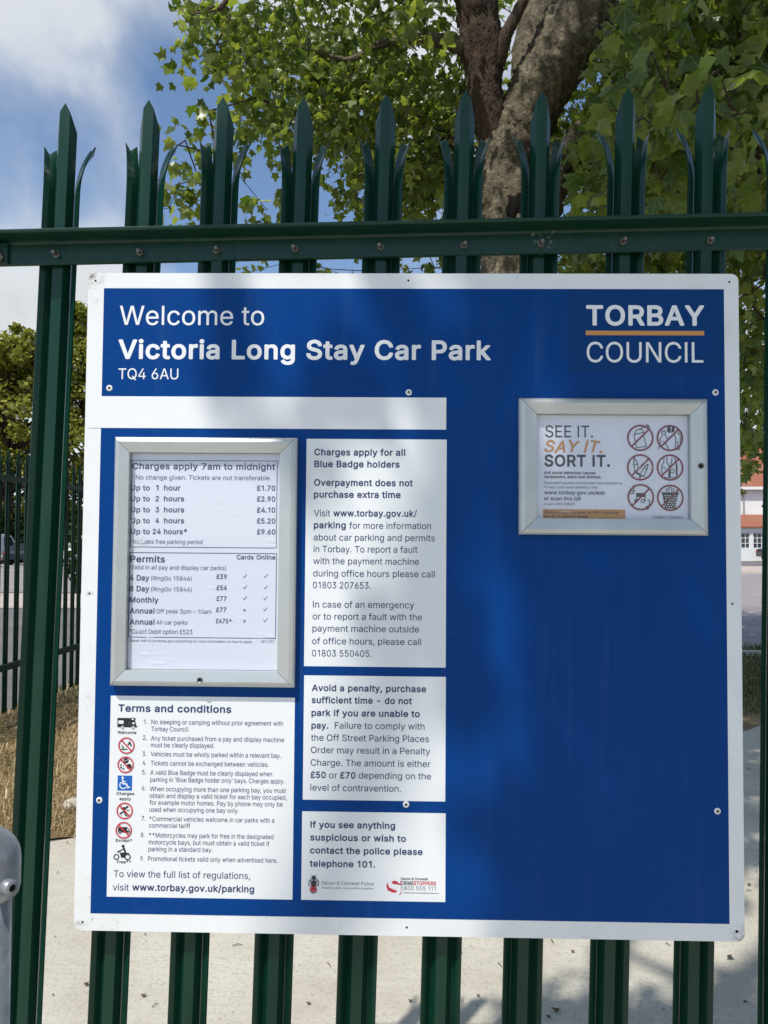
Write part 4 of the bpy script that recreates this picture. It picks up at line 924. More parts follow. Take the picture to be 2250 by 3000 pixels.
class Flat:
    """flat printed or cut shapes lying on a face of the sign, ONE mesh"""

    def __init__(self, off=(0, 0)):
        self.off, self.v, self.f, self.mi, self.mats = off, [], [], [], []

    def m(self, key):
        if key not in self.mats:
            self.mats.append(key)
        return self.mats.index(key)

    def poly(self, pts, key, h):
        o = len(self.v)
        a = sum(pts[i][0] * pts[(i + 1) % len(pts)][1] - pts[(i + 1) % len(pts)][0] * pts[i][1] for i in range(len(pts)))
        if a > 0:                                   # v runs down the sign
            pts = pts[::-1]
        self.v += [L(u, v, h, self.off) for u, v in pts]
        self.f.append(tuple(range(o, o + len(pts))))
        self.mi.append(self.m(key))

    def rect(self, u0, v0, u1, v1, key, h):
        self.poly([(u0, v0), (u1, v0), (u1, v1), (u0, v1)], key, h)

    def disc(self, u, v, r, key, h, ry=None, n=28):
        self.poly([(u + r * math.cos(2 * math.pi * k / n), v + (ry or r) * math.sin(2 * math.pi * k / n)) for k in range(n)], key, h)

    def ring(self, u, v, r, wd, key, h, a0=0.0, a1=360.0, n=40):
        for k in range(n):
            a, b = R(a0 + (a1 - a0) * k / n), R(a0 + (a1 - a0) * (k + 1) / n)
            self.poly([(u + r * math.cos(a), v + r * math.sin(a)), (u + r * math.cos(b), v + r * math.sin(b)),
                       (u + (r - wd) * math.cos(b), v + (r - wd) * math.sin(b)), (u + (r - wd) * math.cos(a), v + (r - wd) * math.sin(a))], key, h)

    def line(self, pts, wd, key, h):
        for j, ((x0, y0), (x1, y1)) in enumerate(zip(pts[:-1], pts[1:])):
            l = math.hypot(x1 - x0, y1 - y0) or 1
            dx, dy = (x1 - x0) / l * wd / 2, (y1 - y0) / l * wd / 2
            hh = h + 0.012 * (j % 2)
            self.poly([(x0 - dy - dx * .6, y0 + dx - dy * .6), (x1 - dy + dx * .6, y1 + dx + dy * .6), (x1 + dy + dx * .6, y1 - dx + dy * .6), (x0 + dy - dx * .6, y0 - dx - dy * .6)], key, hh)

    def frame(self, u0, v0, u1, v1, wd, key, h):
        self.rect(u0, v0, u1, v0 + wd, key, h)
        self.rect(u0, v1 - wd, u1, v1, key, h)
        self.rect(u0, v0 + wd, u0 + wd, v1 - wd, key, h)
        self.rect(u1 - wd, v0 + wd, u1, v1 - wd, key, h)

    def text(self, s, u0, u1, v, cap, weight, key, h):
        """set a line of grotesque lettering from the outlines in GLYPHS, stretched to its measured width"""
        off = (0.002, 0.0205, 0.0225, 0.0165)[weight] * (0.9 if cap < 9 else 1.0)
        rows = 96 if cap > 25 else (44 if cap > 8 else 26)
        quads, x = [], 0.0
        for ch in s:
            q = glyph(ch, off, rows)
            if len(q):
                quads.append(q + np.array([x, 0.0]))
            x += GLYPHS[ch][0] / 1000 + 1.5 * off - 0.006
        co = np.concatenate(quads).reshape(-1, 2)
        if weight == 3:
            co[:, 0] += co[:, 1] * 0.24
            co[:, 1] += 0.03 * np.sin(co[:, 0] * 7.0)
        x0, x1 = co[:, 0].min(), co[:, 0].max()
        kx, ky = (u1 - u0) / (x1 - x0), cap / (0.509 + off)
        o, k = len(self.v), self.m(key)
        self.v += [L(u0 + (x - x0) * kx, v - y * ky, h, self.off) for x, y in co]
        n = len(co) // 4
        self.f += [(o + 4 * i, o + 4 * i + 1, o + 4 * i + 2, o + 4 * i + 3) for i in range(n)]
        self.mi += [k] * n

    def build(self, name, parent):
        me = bpy.data.meshes.new(name)
        me.from_pydata([tuple(v) for v in self.v], [], self.f)
        for k in self.mats:
            me.materials.append(M[k])
        me.polygons.foreach_set('material_index', self.mi)
        me.update()
        o = bpy.data.objects.new(name, me)
        COL.objects.link(o)
        o.parent = parent
        return o


def texts(group, h, off=(0, 0), fl=None):
    fl = fl or Flat(off)
    for s, u0, u1, v, cap, wgt, key in TEXT[group]:
        fl.text(s, u0, u1, v, cap, wgt, key, h)
    return fl


def sheet(name, u0, v0, u1, v1, h0, h1, material, parent, r=0.0, off=(0, 0)):
    """a thin plate or film with (rounded) corners, between two heights"""
    pts = []
    if r:
        for cu, cv, a in ((u1 - r, v0 + r, 270), (u1 - r, v1 - r, 0), (u0 + r, v1 - r, 90), (u0 + r, v0 + r, 180)):
            for k in range(7):
                an = R(a + 15 * k)
                pts.append((cu + r * math.cos(an), cv + r * math.sin(an)))
    else:
        pts = [(u0, v0), (u1, v0), (u1, v1), (u0, v1)]
    n = len(pts)
    V = [L(u, v, h1, off) for u, v in pts] + [L(u, v, h0, off) for u, v in pts]
    F = [tuple(range(n - 1, -1, -1)), tuple(range(n, 2 * n))] + [(i, (i + 1) % n, n + (i + 1) % n, n + i) for i in range(n)]
    return link_mesh(name, V, F, material, parent)


sign = sign_empty('information_sign')
tag(sign, 'large blue and white car park welcome board screwed to the green palisade fence', 'sign')
sheet('board', 0, 0, S, S, -3, 0, M['board'], sign, 13)
sheet('blue_panel', 29.4, 28.2, 1151.8, 1147.8, 0.05, 0.35, M['blue'], sign)
plate = sheet('council_plate', 874.2, 29.6, 1150.4, 182.6, 0.4, 0.9, M['council_blue'], sign)
fl = texts('council', 1.2)
fl.rect(904.2, 104.2, 1115.8, 112.4, 'orange', 1.2)
fl.build('lettering', plate)
texts('head', 0.7).build('heading', sign)
strip = sheet('blank_strip', 6, 226.6, 654.3, 284.4, 0.5, 0.8, M['white'], sign)
strip['label'] = 'plain white strip stuck over the old wording'
for nm, grp, (u0, v0, u1, v1), lab in (('notice_panel', 'blue_badge', (403.2, 302.3, 655.4, 709.2), 'white panel about badge holders and reporting faults'),
                                       ('notice_panel', 'penalty', (403.7, 725.5, 655.8, 944.0), 'white panel warning of penalty charges'),
                                       ('notice_panel', 'police', (403.0, 964.4, 656.7, 1118.2), 'white panel about contacting the police'),
                                       ('notice_panel', 'terms', (57.8, 765.3, 387.6, 1118.3), 'white panel of terms and conditions with pictograms')):
    p = sheet(nm, u0, v0, u1, v1, 0.4, 0.6, M['panel_white'], sign)
    p['label'] = lab
    texts(grp, 0.9).build('lettering', p)
    if grp == 'police':
        # crest and charity logo, drawn as they look
        def q(x, y):
            return (424.7 + (x - 155) * 0.1568, 1091.0 + (y - 195) * 0.1568)
        c = Flat()
        c.poly([q(95, 160), q(130, 120), q(155, 95), q(185, 120), q(217, 160), q(217, 222), q(95, 222)], 'grey', 0.9)
        c.poly([q(140, 112), q(172, 112), q(186, 218), q(126, 218)], 'ink', 1.0)
        for a, b in (((105, 165), (125, 205)), ((205, 165), (188, 205)), ((125, 140), (145, 150)), ((190, 140), (170, 150)), ((100, 210), (122, 216)), ((210, 210), (190, 216))):
            c.line([q(*a), q(*b)], 1.1, 'white', 1.1)
        c.line([q(130, 100), q(155, 108), q(180, 98)], 1.4, 'ink', 1.05)
        c.disc(*q(153, 255), 6.6, 'grey', 1.0, 6.9)
        c.disc(*q(153, 246), 5.2, 'red', 1.15, 4.8)
        c.disc(*q(153, 240), 1.5, 'ink', 1.25)
        c.build('crest', p)
        d = Flat()
        d.poly([q(983, 163), q(990, 172), q(1000, 212), q(1040, 234), q(1088, 248), q(1092, 262), q(1070, 273), q(1035, 269), q(1000, 250), q(998, 260), q(985, 240), q(974, 205)], 'red', 0.9)
        d.disc(*q(1068, 160), 5.2, 'red', 0.9, 2.9)
        d.poly([q(1060, 146), q(1090, 150), q(1132, 178), q(1128, 187), q(1075, 178)], 'red', 0.98)
        d.poly([q(1141, 138), q(1136, 188), q(1124, 190), q(1134, 140)], 'red', 1.04)
        d.poly([q(1136, 238), q(1143, 270), q(1136, 292), q(1112, 297), q(1133, 276)], 'red', 0.9)
        xs = 1160
        for wd in (14, 60, 44, 30, 24, 70, 36, 52, 30):
            d.rect(*q(xs, 269), *q(xs + wd, 277), 'grey', 0.9)
            xs += wd + 5
        d.build('charity_logo', p)
    if grp == 'terms':
        def q1(x, y):
            return (87.9 + (x - 430) * 0.0643, 853.1 + (y - 930) * 0.0643)

        def q2(x, y):
            return (87.0 + (x - 380) * 0.0643, 967.8 + (y - 540) * 0.0643)
        k = 0.0643

        def ban(fl, u, v):
            fl.ring(u, v, 14.6, 2.2, 'red', 1.6)
            a = 12.8 * 0.7071
            fl.line([(u - a, v - a), (u + a, v + a)], 2.3, 'red', 1.5)
        f = Flat()
        f.poly([q1(*z) for z in ((160, 175), (550, 175), (595, 160), (655, 168), (672, 205), (655, 240), (685, 360), (720, 405), (712, 432), (165, 432))], 'black', 0.9)
        f.rect(*q1(190, 245), *q1(335, 335), 'white', 1.0)
        f.disc(*q1(592, 205), 36 * k, 'white', 1.0, 20 * k)
        f.disc(*q1(613, 318), 30 * k, 'white', 1.0)
        f.ring(*q1(505, 330), 42 * k, 6 * k, 'grey', 1.0)
        for x in (310, 607):
            f.disc(*q1(x, 440), 50 * k, 'white', 1.1)
            f.disc(*q1(x, 440), 42 * k, 'grey', 1.2)
            f.disc(*q1(x, 440), 22 * k, 'white', 1.3)
        f.build('pictogram', p)
        f = Flat()
        f.poly([q1(*z) for z in ((518, 795), (588, 950), (545, 955), (515, 885), (482, 935), (450, 915))], 'black', 0.9)
        f.disc(*q1(365, 1036), 105 * k, 'green_ink', 0.9, 20 * k)
        f.poly([q1(*z) for z in ((278, 900), (345, 960), (365, 1015), (320, 1010))], 'green_ink', 1.0)
        ban(f, *q1(430, 930))
        f.build('pictogram', p)
        f = Flat()
        f.disc(*q1(425, 1345), 74 * k, 'black', 0.9)
        f.line([q1(375, 1360), q1(470, 1320)], 12 * k, 'white', 1.0)
        f.disc(*q1(512, 1505), 74 * k, 'black', 0.9)
        for x, y, r in ((285, 1465, 24), (290, 1535, 28), (355, 1492, 16), (355, 1570, 26)):
            f.disc(*q1(x, y), r * k, 'black', 0.9)
        ban(f, *q1(418, 1455))
        f.build('pictogram', p)
        f = Flat()
        f.rect(*q1(200, 1755), *q1(605, 2165), 'symbol_blue', 0.9)
        f.disc(*q1(340, 1812), 33 * k, 'white', 1.0)
        f.line([q1(342, 1860), q1(352, 1975), q1(452, 1985), q1(495, 2085), q1(535, 2062)], 36 * k, 'white', 1.0)
        f.line([q1(348, 1915), q1(430, 1918)], 26 * k, 'white', 1.1)
        f.ring(*q1(362, 2015), 108 * k, 28 * k, 'white', 1.1, 30, 235)
        f.build('pictogram', p)
        f = Flat()
        f.disc(*q2(450, 440), 34 * k, 'black', 0.9)
        f.poly([q2(*z) for z in ((262, 478), (330, 445), (405, 436), (425, 470), (365, 550), (300, 520))], 'black', 0.9)
        f.line([q2(400, 470), q2(450, 530), q2(512, 530)], 20 * k, 'black', 1.0)
        f.line([q2(365, 545), q2(325, 585), q2(250, 612)], 38 * k, 'black', 1.0)
        f.line([q2(370, 555), q2(400, 640), q2(445, 682)], 42 * k, 'black', 1.0)
        f.line([q2(265, 640), q2(300, 660)], 18 * k, 'black', 1.0)
        ban(f, *q2(380, 540))
        f.build('pictogram', p)
        f = Flat()
        f.poly([q2(*z) for z in ((205, 995), (330, 985), (450, 985), (520, 1030), (538, 1110), (510, 1142), (205, 1132))], 'black', 0.9)
        f.rect(*q2(458, 1028), *q2(502, 1076), 'white', 1.0)
        f.disc(*q2(258, 1140), 40 * k, 'grey', 1.0)
        f.disc(*q2(500, 1134), 30 * k, 'grey', 1.0)
        ban(f, *q2(365, 1070))
        f.build('pictogram', p)
        f = Flat()
        f.disc(*q2(355, 1505), 42 * k, 'black', 0.9)
        f.line([q2(380, 1560), q2(425, 1690)], 52 * k, 'black', 0.9)
        f.line([q2(370, 1578), q2(245, 1650)], 30 * k, 'black', 1.0)
        f.line([q2(210, 1668), q2(265, 1640)], 44 * k, 'black', 0.9)
        f.poly([q2(*z) for z in ((265, 1680), (420, 1676), (532, 1690), (522, 1722), (440, 1742), (400, 1817), (308, 1817))], 'black', 1.1)
        f.ring(*q2(175, 1800), 82 * k, 30 * k, 'black', 0.9)
        f.ring(*q2(485, 1795), 88 * k, 30 * k, 'black', 1.2)
        f.build('pictogram', p)

# fixings of the board
for i, (u, v) in enumerate([(43.5, 211.8), (586.6, 217.5), (1135.0, 215.1), (586.7, 949.8), (41.2, 950.0), (1132.3, 953.7)]):
    bm = bmesh.new()
    prof = [(5.6, 0.3), (5.6, 1.3), (4.6, 2.1), (2.9, 2.3)]
    rings = []
    for r, h in prof:
        rings.append([bm.verts.new(L(u + r * math.cos(2 * math.pi * k / 20), v + r * math.sin(2 * math.pi * k / 20), h)) for k in range(20)])
    for a, b in zip(rings[:-1], rings[1:]):
        for k in range(20):
            bm.faces.new((a[k], b[k], b[(k + 1) % 20], a[(k + 1) % 20]))
    top = [bm.verts.new(L(u + 2.6 * math.cos(2 * math.pi * k / 20), v + 2.6 * math.sin(2 * math.pi * k / 20), 1.0)) for k in range(20)]
    for k in range(20):
        bm.faces.new((rings[-1][k], top[k], top[(k + 1) % 20], rings[-1][(k + 1) % 20])).material_index = 1
    bm.faces.new(top[::-1]).material_index = 1
    bmesh.ops.recalc_face_normals(bm, faces=bm.faces)
    link_bm('rivet', bm, [M['gloss_white'], M['bolt']], sign)
for i, (u, v) in enumerate([(13.5, 14.5), (584.6, 13.1), (1161.5, 14.9), (15.6, 1163.5), (589.5, 1163.2), (1164.4, 1160.5), (15.2, 583.9), (1161.8, 591.7)]):
    f = Flat()
    f.disc(u, v, 1.9 if i not in (5,) else 2.6, 'hole', 0.25)
    f.build('screw_hole', sign)
for v in (300, 880):      # sign channels that carry the board on the pales
    sheet('mounting_channel', 40, v, S - 40, v + 36, -27, -3.2, M['alu'], sign)


# ------------------------------------------------------------------ snap frames and their posters
def snap_frame(name, o, i, parent, off):
    """mitred snap frame of bevelled aluminium: o, i = outer and inner rectangle (mm)"""
    prof = [(0.0, 0.4), (0.0, 14.0), (0.10, 17.5), (0.26, 19.5), (0.34, 20.0), (0.90, 16.5), (1.0, 15.8), (1.0, 4.2)]
    bm = bmesh.new()
    rows = []
    for t, h in prof:
        r = [o[k] + (i[k] - o[k]) * t for k in range(4)]
        rows.append([bm.verts.new(L(*c, h, off)) for c in ((r[0], r[1]), (r[2], r[1]), (r[2], r[3]), (r[0], r[3]))])
    for a, b in zip(rows[:-1], rows[1:]):
        for k in range(4):
            bm.faces.new((a[k], a[(k + 1) % 4], b[(k + 1) % 4], b[k]))
    bmesh.ops.recalc_face_normals(bm, faces=bm.faces)
    for k in range(4):                      # fine open mitre lines
        for (t0, h0), (t1, h1) in zip(prof[2:6], prof[3:7]):
            q = []
            for t, h in ((t0, h0), (t1, h1)):
                r = [o[j] + (i[j] - o[j]) * t for j in range(4)]
                c = ((r[0], r[1]), (r[2], r[1]), (r[2], r[3]), (r[0], r[3]))[k]
                q.append((c, h))
            (c0, ha), (c1, hb) = q
            d = (0.22, -0.22) if (c1[0] - c0[0]) * (c1[1] - c0[1]) > 0 else (0.22, 0.22)
            f = bm.faces.new([bm.verts.new(L(c0[0] - d[0], c0[1] - d[1], ha + 0.05, off)), bm.verts.new(L(c0[0] + d[0], c0[1] + d[1], ha + 0.05, off)),
                              bm.verts.new(L(c1[0] + d[0], c1[1] + d[1], hb + 0.05, off)), bm.verts.new(L(c1[0] - d[0], c1[1] - d[1], hb + 0.05, off))])
            f.material_index = 1
    return link_bm(name, bm, [M['alu'], M['hole']], parent)


def lock(u, v, parent, off):
    bm = bmesh.new()
    n = 18
    a = [bm.verts.new(L(u + 5.2 * math.cos(2 * math.pi * k / n), v + 5.2 * math.sin(2 * math.pi * k / n), 15, off)) for k in range(n)]
    b = [bm.verts.new(L(u + 4.9 * math.cos(2 * math.pi * k / n), v + 4.9 * math.sin(2 * math.pi * k / n), 22.0, off)) for k in range(n)]
    c = [bm.verts.new(L(u + 2.8 * math.cos(2 * math.pi * k / n), v + 2.8 * math.sin(2 * math.pi * k / n), 20.6, off)) for k in range(n)]
    for k in range(n):
        bm.faces.new((a[k], a[(k + 1) % n], b[(k + 1) % n], b[k]))
        bm.faces.new((b[k], b[(k + 1) % n], c[(k + 1) % n], c[k]))
    bm.faces.new(c).material_index = 1
    bmesh.ops.recalc_face_normals(bm, faces=bm.faces)
    return link_bm('lock', bm, [M['bolt'], M['hole']], parent)


def case(o, i, lk, label):
    off = ((o[0] + o[2]) / 2 - 589, S - o[3])
    root = sign_empty('poster_case', off)
    tag(root, label, 'poster case')
    snap_frame('frame', o, i, root, off)
    sheet('back_plate', o[0] + 4, o[1] + 4, o[2] - 4, o[3] - 4, 0.9, 2.6, M['grey_paint'], root, 0, off)
    pn = Flat(off)
    pn.rect(i[0] - 0.0, i[1] - 0.0, i[2] + 0.0, i[3] + 0.0, 'pane', 6.0)
    pn.build('pane', root)
    lock(lk[0], lk[1], root, off)
    return root


C1O, C1I = (60.9, 302.7, 387.9, 744.8), (87.3, 330.0, 357.6, 717.4)
C2O, C2I = (783.2, 229.2, 1115.0, 471.7), (813.4, 257.0, 1085.0, 443.1)
case(C1O, C1I, (222.0, 732.6), 'tall silver snap frame holding the parking charges poster')
case(C2O, C2I, (1101.0, 348.8), 'wide silver snap frame holding the anti-social behaviour poster')


def poster(i, label, name):
    off = ((i[0] + i[2]) / 2 - 589, S - i[3])
    root = sign_empty(name, off)
    tag(root, label, 'poster')
    sheet('paper', i[0] + 0.4, i[1] + 0.4, i[2] - 0.4, i[3] - 0.4, 2.8, 3.1, M['paper'], root, 0, off)
    return root, off


p1, off = poster(C1I, 'white tariff poster listing hourly parking charges and permit prices in blue', 'tariff_poster')
fl = texts('tariff', 3.4, off)
fl.frame(88.2, 342.6, 351.8, 500.0, 1.2, 'navy', 3.4)
fl.frame(88.0, 508.9, 352.6, 661.0, 1.2, 'navy', 3.4)
for u, v in ((295.9, 550.4), (333.1, 549.8), (296.2, 569.9), (333.4, 569.7), (296.5, 589.4), (333.2, 589.2), (333.1, 609.0), (333.4, 628.9)):
    fl.line([(u - 3.0, v + 0.4), (u - 1.2, v + 2.6), (u + 3.2, v - 3.2)], 1.0, 'navy', 3.4)
for u, v in ((295.8, 610.8), (296.1, 630.3)):
    fl.line([(u - 1.7, v - 1.7), (u + 1.7, v + 1.7)], 1.1, 'navy', 3.4)
    fl.line([(u - 1.7, v + 1.7), (u + 1.7, v - 1.7)], 1.1, 'navy', 3.45)
fl.build('lettering', p1)

p2, off = poster(C2I, 'white anti-social behaviour poster with six red prohibition circles', 'behaviour_poster')
fl = Flat(off)
fl.rect(826.7, 426.1, 973.1, 443.0, 'orange', 3.25)
fl.build('orange_band', p2)
texts('report', 3.5, off).build('lettering', p2)


def q3(x, y):
    return (1000.1 + (x - 435) * 0.0776, 297.9 + (y - 440) * 0.0776)


k3 = 0.0776
P2 = [((435, 440), [[(345, 660), (295, 380), (345, 260), (470, 232), (522, 330)], [(345, 660), (570, 640), (512, 390)], [(308, 362), (505, 312)], [(420, 240), (600, 140), (660, 205)]], [(595, 165, 38)], []),
      ((1110, 440), [[(930, 390), (880, 470), (905, 560), (840, 690)], [(1000, 380), (1065, 460), (1190, 350)], [(960, 520), (1020, 570), (1080, 690)], [(1205, 330), (1235, 420), (1250, 470), (1230, 700), (1335, 700), (1352, 400)], [(1290, 520), (1285, 700)]], [(970, 315, 55), (1340, 330, 42)], [[(1050, 200), (1090, 165), (1190, 165), (1222, 200), (1222, 275), (1180, 310), (1075, 318), (1050, 280)]]),
      ((430, 1120), [[(310, 1200), (280, 1050), (295, 900), (370, 1020), (378, 1135)], [(440, 1270), (530, 1110), (612, 1040), (590, 1150), (512, 1315)], [(300, 1060), (365, 1045)], [(540, 1130), (590, 1165)]], [], [[(295, 1190), (390, 1240), (450, 1290), (525, 1325), (515, 1345), (450, 1320), (430, 1380), (400, 1375), (415, 1310), (350, 1270), (290, 1215)]]),
      ((1110, 1120), [[(970, 885), (970, 1000), (920, 1085), (930, 1300)], [(1040, 885), (1040, 1010), (1092, 1090), (1092, 1330)], [(1160, 885), (1150, 1000), (1102, 1090)], [(1220, 890), (1272, 1060), (1272, 1310)], [(950, 1110), (1010, 1150)], [(935, 1345), (1110, 1360), (1275, 1335)]], [(1160, 1200, 55)], [[(1075, 1180), (1115, 1180), (1125, 1340), (1070, 1340)], [(1240, 1040), (1275, 1060), (1285, 1310), (1245, 1310)]]),
      ((440, 1805), [[(270, 1530), (292, 1690)], [(345, 1800), (345, 1890)], [(540, 1740), (540, 1890)], [(600, 1870), (640, 1880), (628, 2030)]], [(240, 1690, 48), (490, 1890, 48), (590, 2045, 42)], [[(335, 1710), (550, 1710), (550, 1800), (335, 1800)], [(290, 1870), (340, 1845), (385, 1880), (350, 1925), (300, 1925)]]),
      ((1110, 1815), [], [(1050, 1630, 42), (1165, 1630, 42), (1110, 1562, 36)], [[(930, 1700), (1290, 1700), (1230, 2060), (990, 2060)], [(912, 1688), (1310, 1688), (1300, 1735), (920, 1735)]])]
for ci, (cc, lines, rings, polys) in enumerate(P2):
    f = Flat(off)
    for j, pl in enumerate(polys):
        f.poly([q3(*z) for z in pl], 'ink', 3.5 + 0.1 * j)
    for j, pl in enumerate(lines):
        f.line([q3(*z) for z in pl], 1.45, 'ink', 3.5 + 0.03 * j)
    for x, y, r in rings:
        f.ring(*q3(x, y), r * k3, 1.5, 'ink', 3.55, n=20)
    if ci == 1:
        f.line([q3(1138, 185), q3(1138, 250)], 1.6, 'white', 3.7)
        f.disc(*q3(1138, 285), 0.9, 'white', 3.7, n=10)
    if ci == 5:
        for a in range(6):
            for b in range(5):
                f.disc(*q3(1000 + b * 55 + (a % 2) * 22 - a * 0, 1765 + a * 50), 1.15, 'white', 3.72, n=8)
    u, v = q3(*cc)
    f.ring(u, v, 23.6, 3.0, 'maroon', 3.9)
    a = 21.4 * 0.7071
    f.line([(u - a, v + a), (u + a, v - a)], 2.9, 'maroon', 3.84)
    f.build('pictogram', p2)

# ------------------------------------------------------------------ palisade fence
LEAN, SLOPE, PITCH_M = 0.0315, 0.0152, 0.15


def pale_mesh():
    """W section pale, 70 mm wide, with a triple pointed and splayed head; local z up, viewer at -y"""
    H = 2.4
    split, wing_top = H - 0.122, H - 0.054
    A = Acc()
    th = 0.0028

    def strip(cols, faces_rows):
        """cols: list of polylines (bottom to top), all of the same length; builds front and back"""
        n, m = len(cols), len(cols[0])
        V, F = [], []
        for c in cols:
            V += [Vector(p) for p in c]
        # column normals in plan
        nrm = []
        for i in range(n):
            a, b = Vector(cols[max(i - 1, 0)][0]), Vector(cols[min(i + 1, n - 1)][0])
            t = (b - a)
            nrm.append(Vector((-t.y, t.x, 0)).normalized())
        for i, c in enumerate(cols):
            V += [Vector(p) + nrm[i] * th for p in c]
        N = n * m
        for i in range(n - 1):
            for j in range(m - 1):
                a, b, c, d = i * m + j, (i + 1) * m + j, (i + 1) * m + j + 1, i * m + j + 1
                F.append((a, b, c, d))
                F.append((a + N, d + N, c + N, b + N))
            t0, t1 = i * m + m - 1, (i + 1) * m + m - 1
            F.append((t0, t1, t1 + N, t0 + N))
        for j in range(m - 1):
            a, b = j, j + 1
            F.append((a, b, b + N, a + N))
            a, b = (n - 1) * m + j, (n - 1) * m + j + 1
            F.append((a, a + N, b + N, b))
        A.add(V, F)

    mm = 0.001
    core = [(-18.6, 5), (-9.6, -10), (0, -10.4), (9.6, -10), (18.6, 5)]
    tops = [H - 0.050, H - 0.016, H, H - 0.016, H - 0.050]
    strip([[(x * mm, y * mm, 0.03), (x * mm, y * mm, split), (x * mm, y * mm, tp)] for (x, y), tp in zip(core, tops)], None)
    for s in (-1, 1):
        wing = [(-35, -9.5), (-34.0, -11), (-26.5, -4), (-17.7, 7.2)]
        wt = [wing_top + 0.002, wing_top + 0.004, wing_top - 0.009, wing_top + 0.006]
        cols = []
        for (x, y), tp in zip(wing, wt):
            c = [(s * x * mm * -1 * -1, y * mm, 0.03), (s * x * mm, y * mm, split - 0.05)]
            for k in range(1, 8):
                t = k / 7
                z = (split - 0.05) + (tp - split + 0.03) * t
                bend = t * t
                c.append((s * (x * mm - 0.0150 * bend), y * mm + 0.027 * bend, z))
            cols.append(c)
        strip(cols if s == 1 else cols[::-1], None)
    return A


A = pale_mesh()
pale_me = bpy.data.meshes.new('pale')
pale_me.from_pydata([tuple(v) for v in A.v], [], A.f)
pale_me.update()
pale_me.materials.append(M['green'])
X0 = -0.6719
fence = empty('palisade_fence', (0, 0, 0))
tag(fence, 'dark green spiked palisade fence carrying the car park sign', 'fence')


def on_fence(X, y, z):
    """point on the (slightly raked) fence"""
    return Vector((X, y, z + SLOPE * X))


for i in range(16):
    X = X0 + PITCH_M * i
    o = bpy.data.objects.new('pale', pale_me)
    COL.objects.link(o)
    o.parent = fence
    o.location = (X - LEAN * 1.5 + (0.0, 0.002, -0.001, 0.001)[i % 4], (0, 0.001, -0.001)[i % 3], SLOPE * X + (0, 0.002, -0.002)[i % 3])
    o.rotation_euler = (0.002 * ((i * 7) % 3 - 1), LEAN + 0.0015 * ((i * 5) % 3 - 1), 0.03 * math.sin(i * 2.1))


def rail(name, z_top, x0, x1, parent):
    """rolled steel angle: upright leg on the pales, flange towards the viewer on top"""
    y0 = -0.0125
    leg, fl_, t = 0.050, 0.050, 0.006
    prof = [(y0, z_top), (y0 - fl_, z_top), (y0 - fl_ - 0.0006, z_top - 0.001), (y0 - fl_ - 0.0006, z_top - t + 0.002), (y0 - fl_ + 0.002, z_top - t), (y0 - t - 0.006, z_top - t), (y0 - t - 0.002, z_top - t - 0.002),
            (y0 - t, z_top - t - 0.006), (y0 - t, z_top - leg + 0.002), (y0 - t + 0.002, z_top - leg), (y0, z_top - leg)]
    n = len(prof)
    V = [on_fence(x0, y, z) for y, z in prof] + [on_fence(x1, y, z) for y, z in prof]
    F = [tuple(range(n)), tuple(range(2 * n - 1, n - 1, -1))] + [(i, i + n, (i + 1) % n + n, (i + 1) % n) for i in range(n)]
    return link_mesh(name, V, F, M['green'], parent)


ZR = 2.1351
rail('rail', ZR, -0.79, 2.1, fence)
rail('rail', 0.42, -0.79, 2.1, fence)


def bolt_mesh():
    bm = bmesh.new()

    def lathe(prof, seg, mi=0):
        rows = []
        for r, y in prof:
            rows.append([bm.verts.new((r * math.cos(2 * math.pi * k / seg), y, r * math.sin(2 * math.pi * k / seg))) for k in range(seg)])
        for a, b in zip(rows[:-1], rows[1:]):
            for k in range(seg):
                bm.faces.new((a[k], a[(k + 1) % seg], b[(k + 1) % seg], b[k]))
        bm.faces.new(rows[-1])
    lathe([(0.0088, 0.0), (0.0088, -0.0045), (0.0075, -0.006)], 6)      # shear nut
    lathe([(0.0048, -0.005), (0.0048, -0.021), (0.0035, -0.0225)], 14)    # threaded shank end
    bmesh.ops.recalc_face_normals(bm, faces=bm.faces)
    me = bpy.data.meshes.new('bolt')
    bm.to_mesh(me)
    bm.free()
    me.materials.append(M['bolt'])
    return me


bolt_me = bolt_mesh()
for i in range(16):
    X = X0 + PITCH_M * i
    o = bpy.data.objects.new('bolt', bolt_me)
    COL.objects.link(o)
    o.parent = fence
    p = on_fence(X + LEAN * 0.6 + 0.006 * math.sin(i * 1.7), -0.0186, ZR - 0.032 + 0.002 * math.sin(i * 3.1))
    o.location = p
    o.scale = (0.8, 0.8, 0.8)
    o.rotation_euler = (0.10 * math.sin(i * 2.2), 0.4 * i, 0.12 * math.sin(i * 1.3))
# joint plate with its large bolt where the rail meets its post
jb = empty('joint', (0, 0, 0))
bpy.data.objects.remove(jb)
pl = Acc()
bm = bmesh.new()
add_box(bm, (-0.815, -0.0255, ZR - 0.049 + SLOPE * -0.78), (-0.742, -0.0190, ZR - 0.008 + SLOPE * -0.78), 0.002)
link_bm('joint_plate', bm, M['green'], fence)
o = bpy.data.objects.new('bolt', bolt_me)
COL.objects.link(o)
o.parent = fence
o.location = (-0.766, -0.0257, ZR - 0.036 + SLOPE * -0.77)
o.scale = (2.1, 1.1, 2.1)

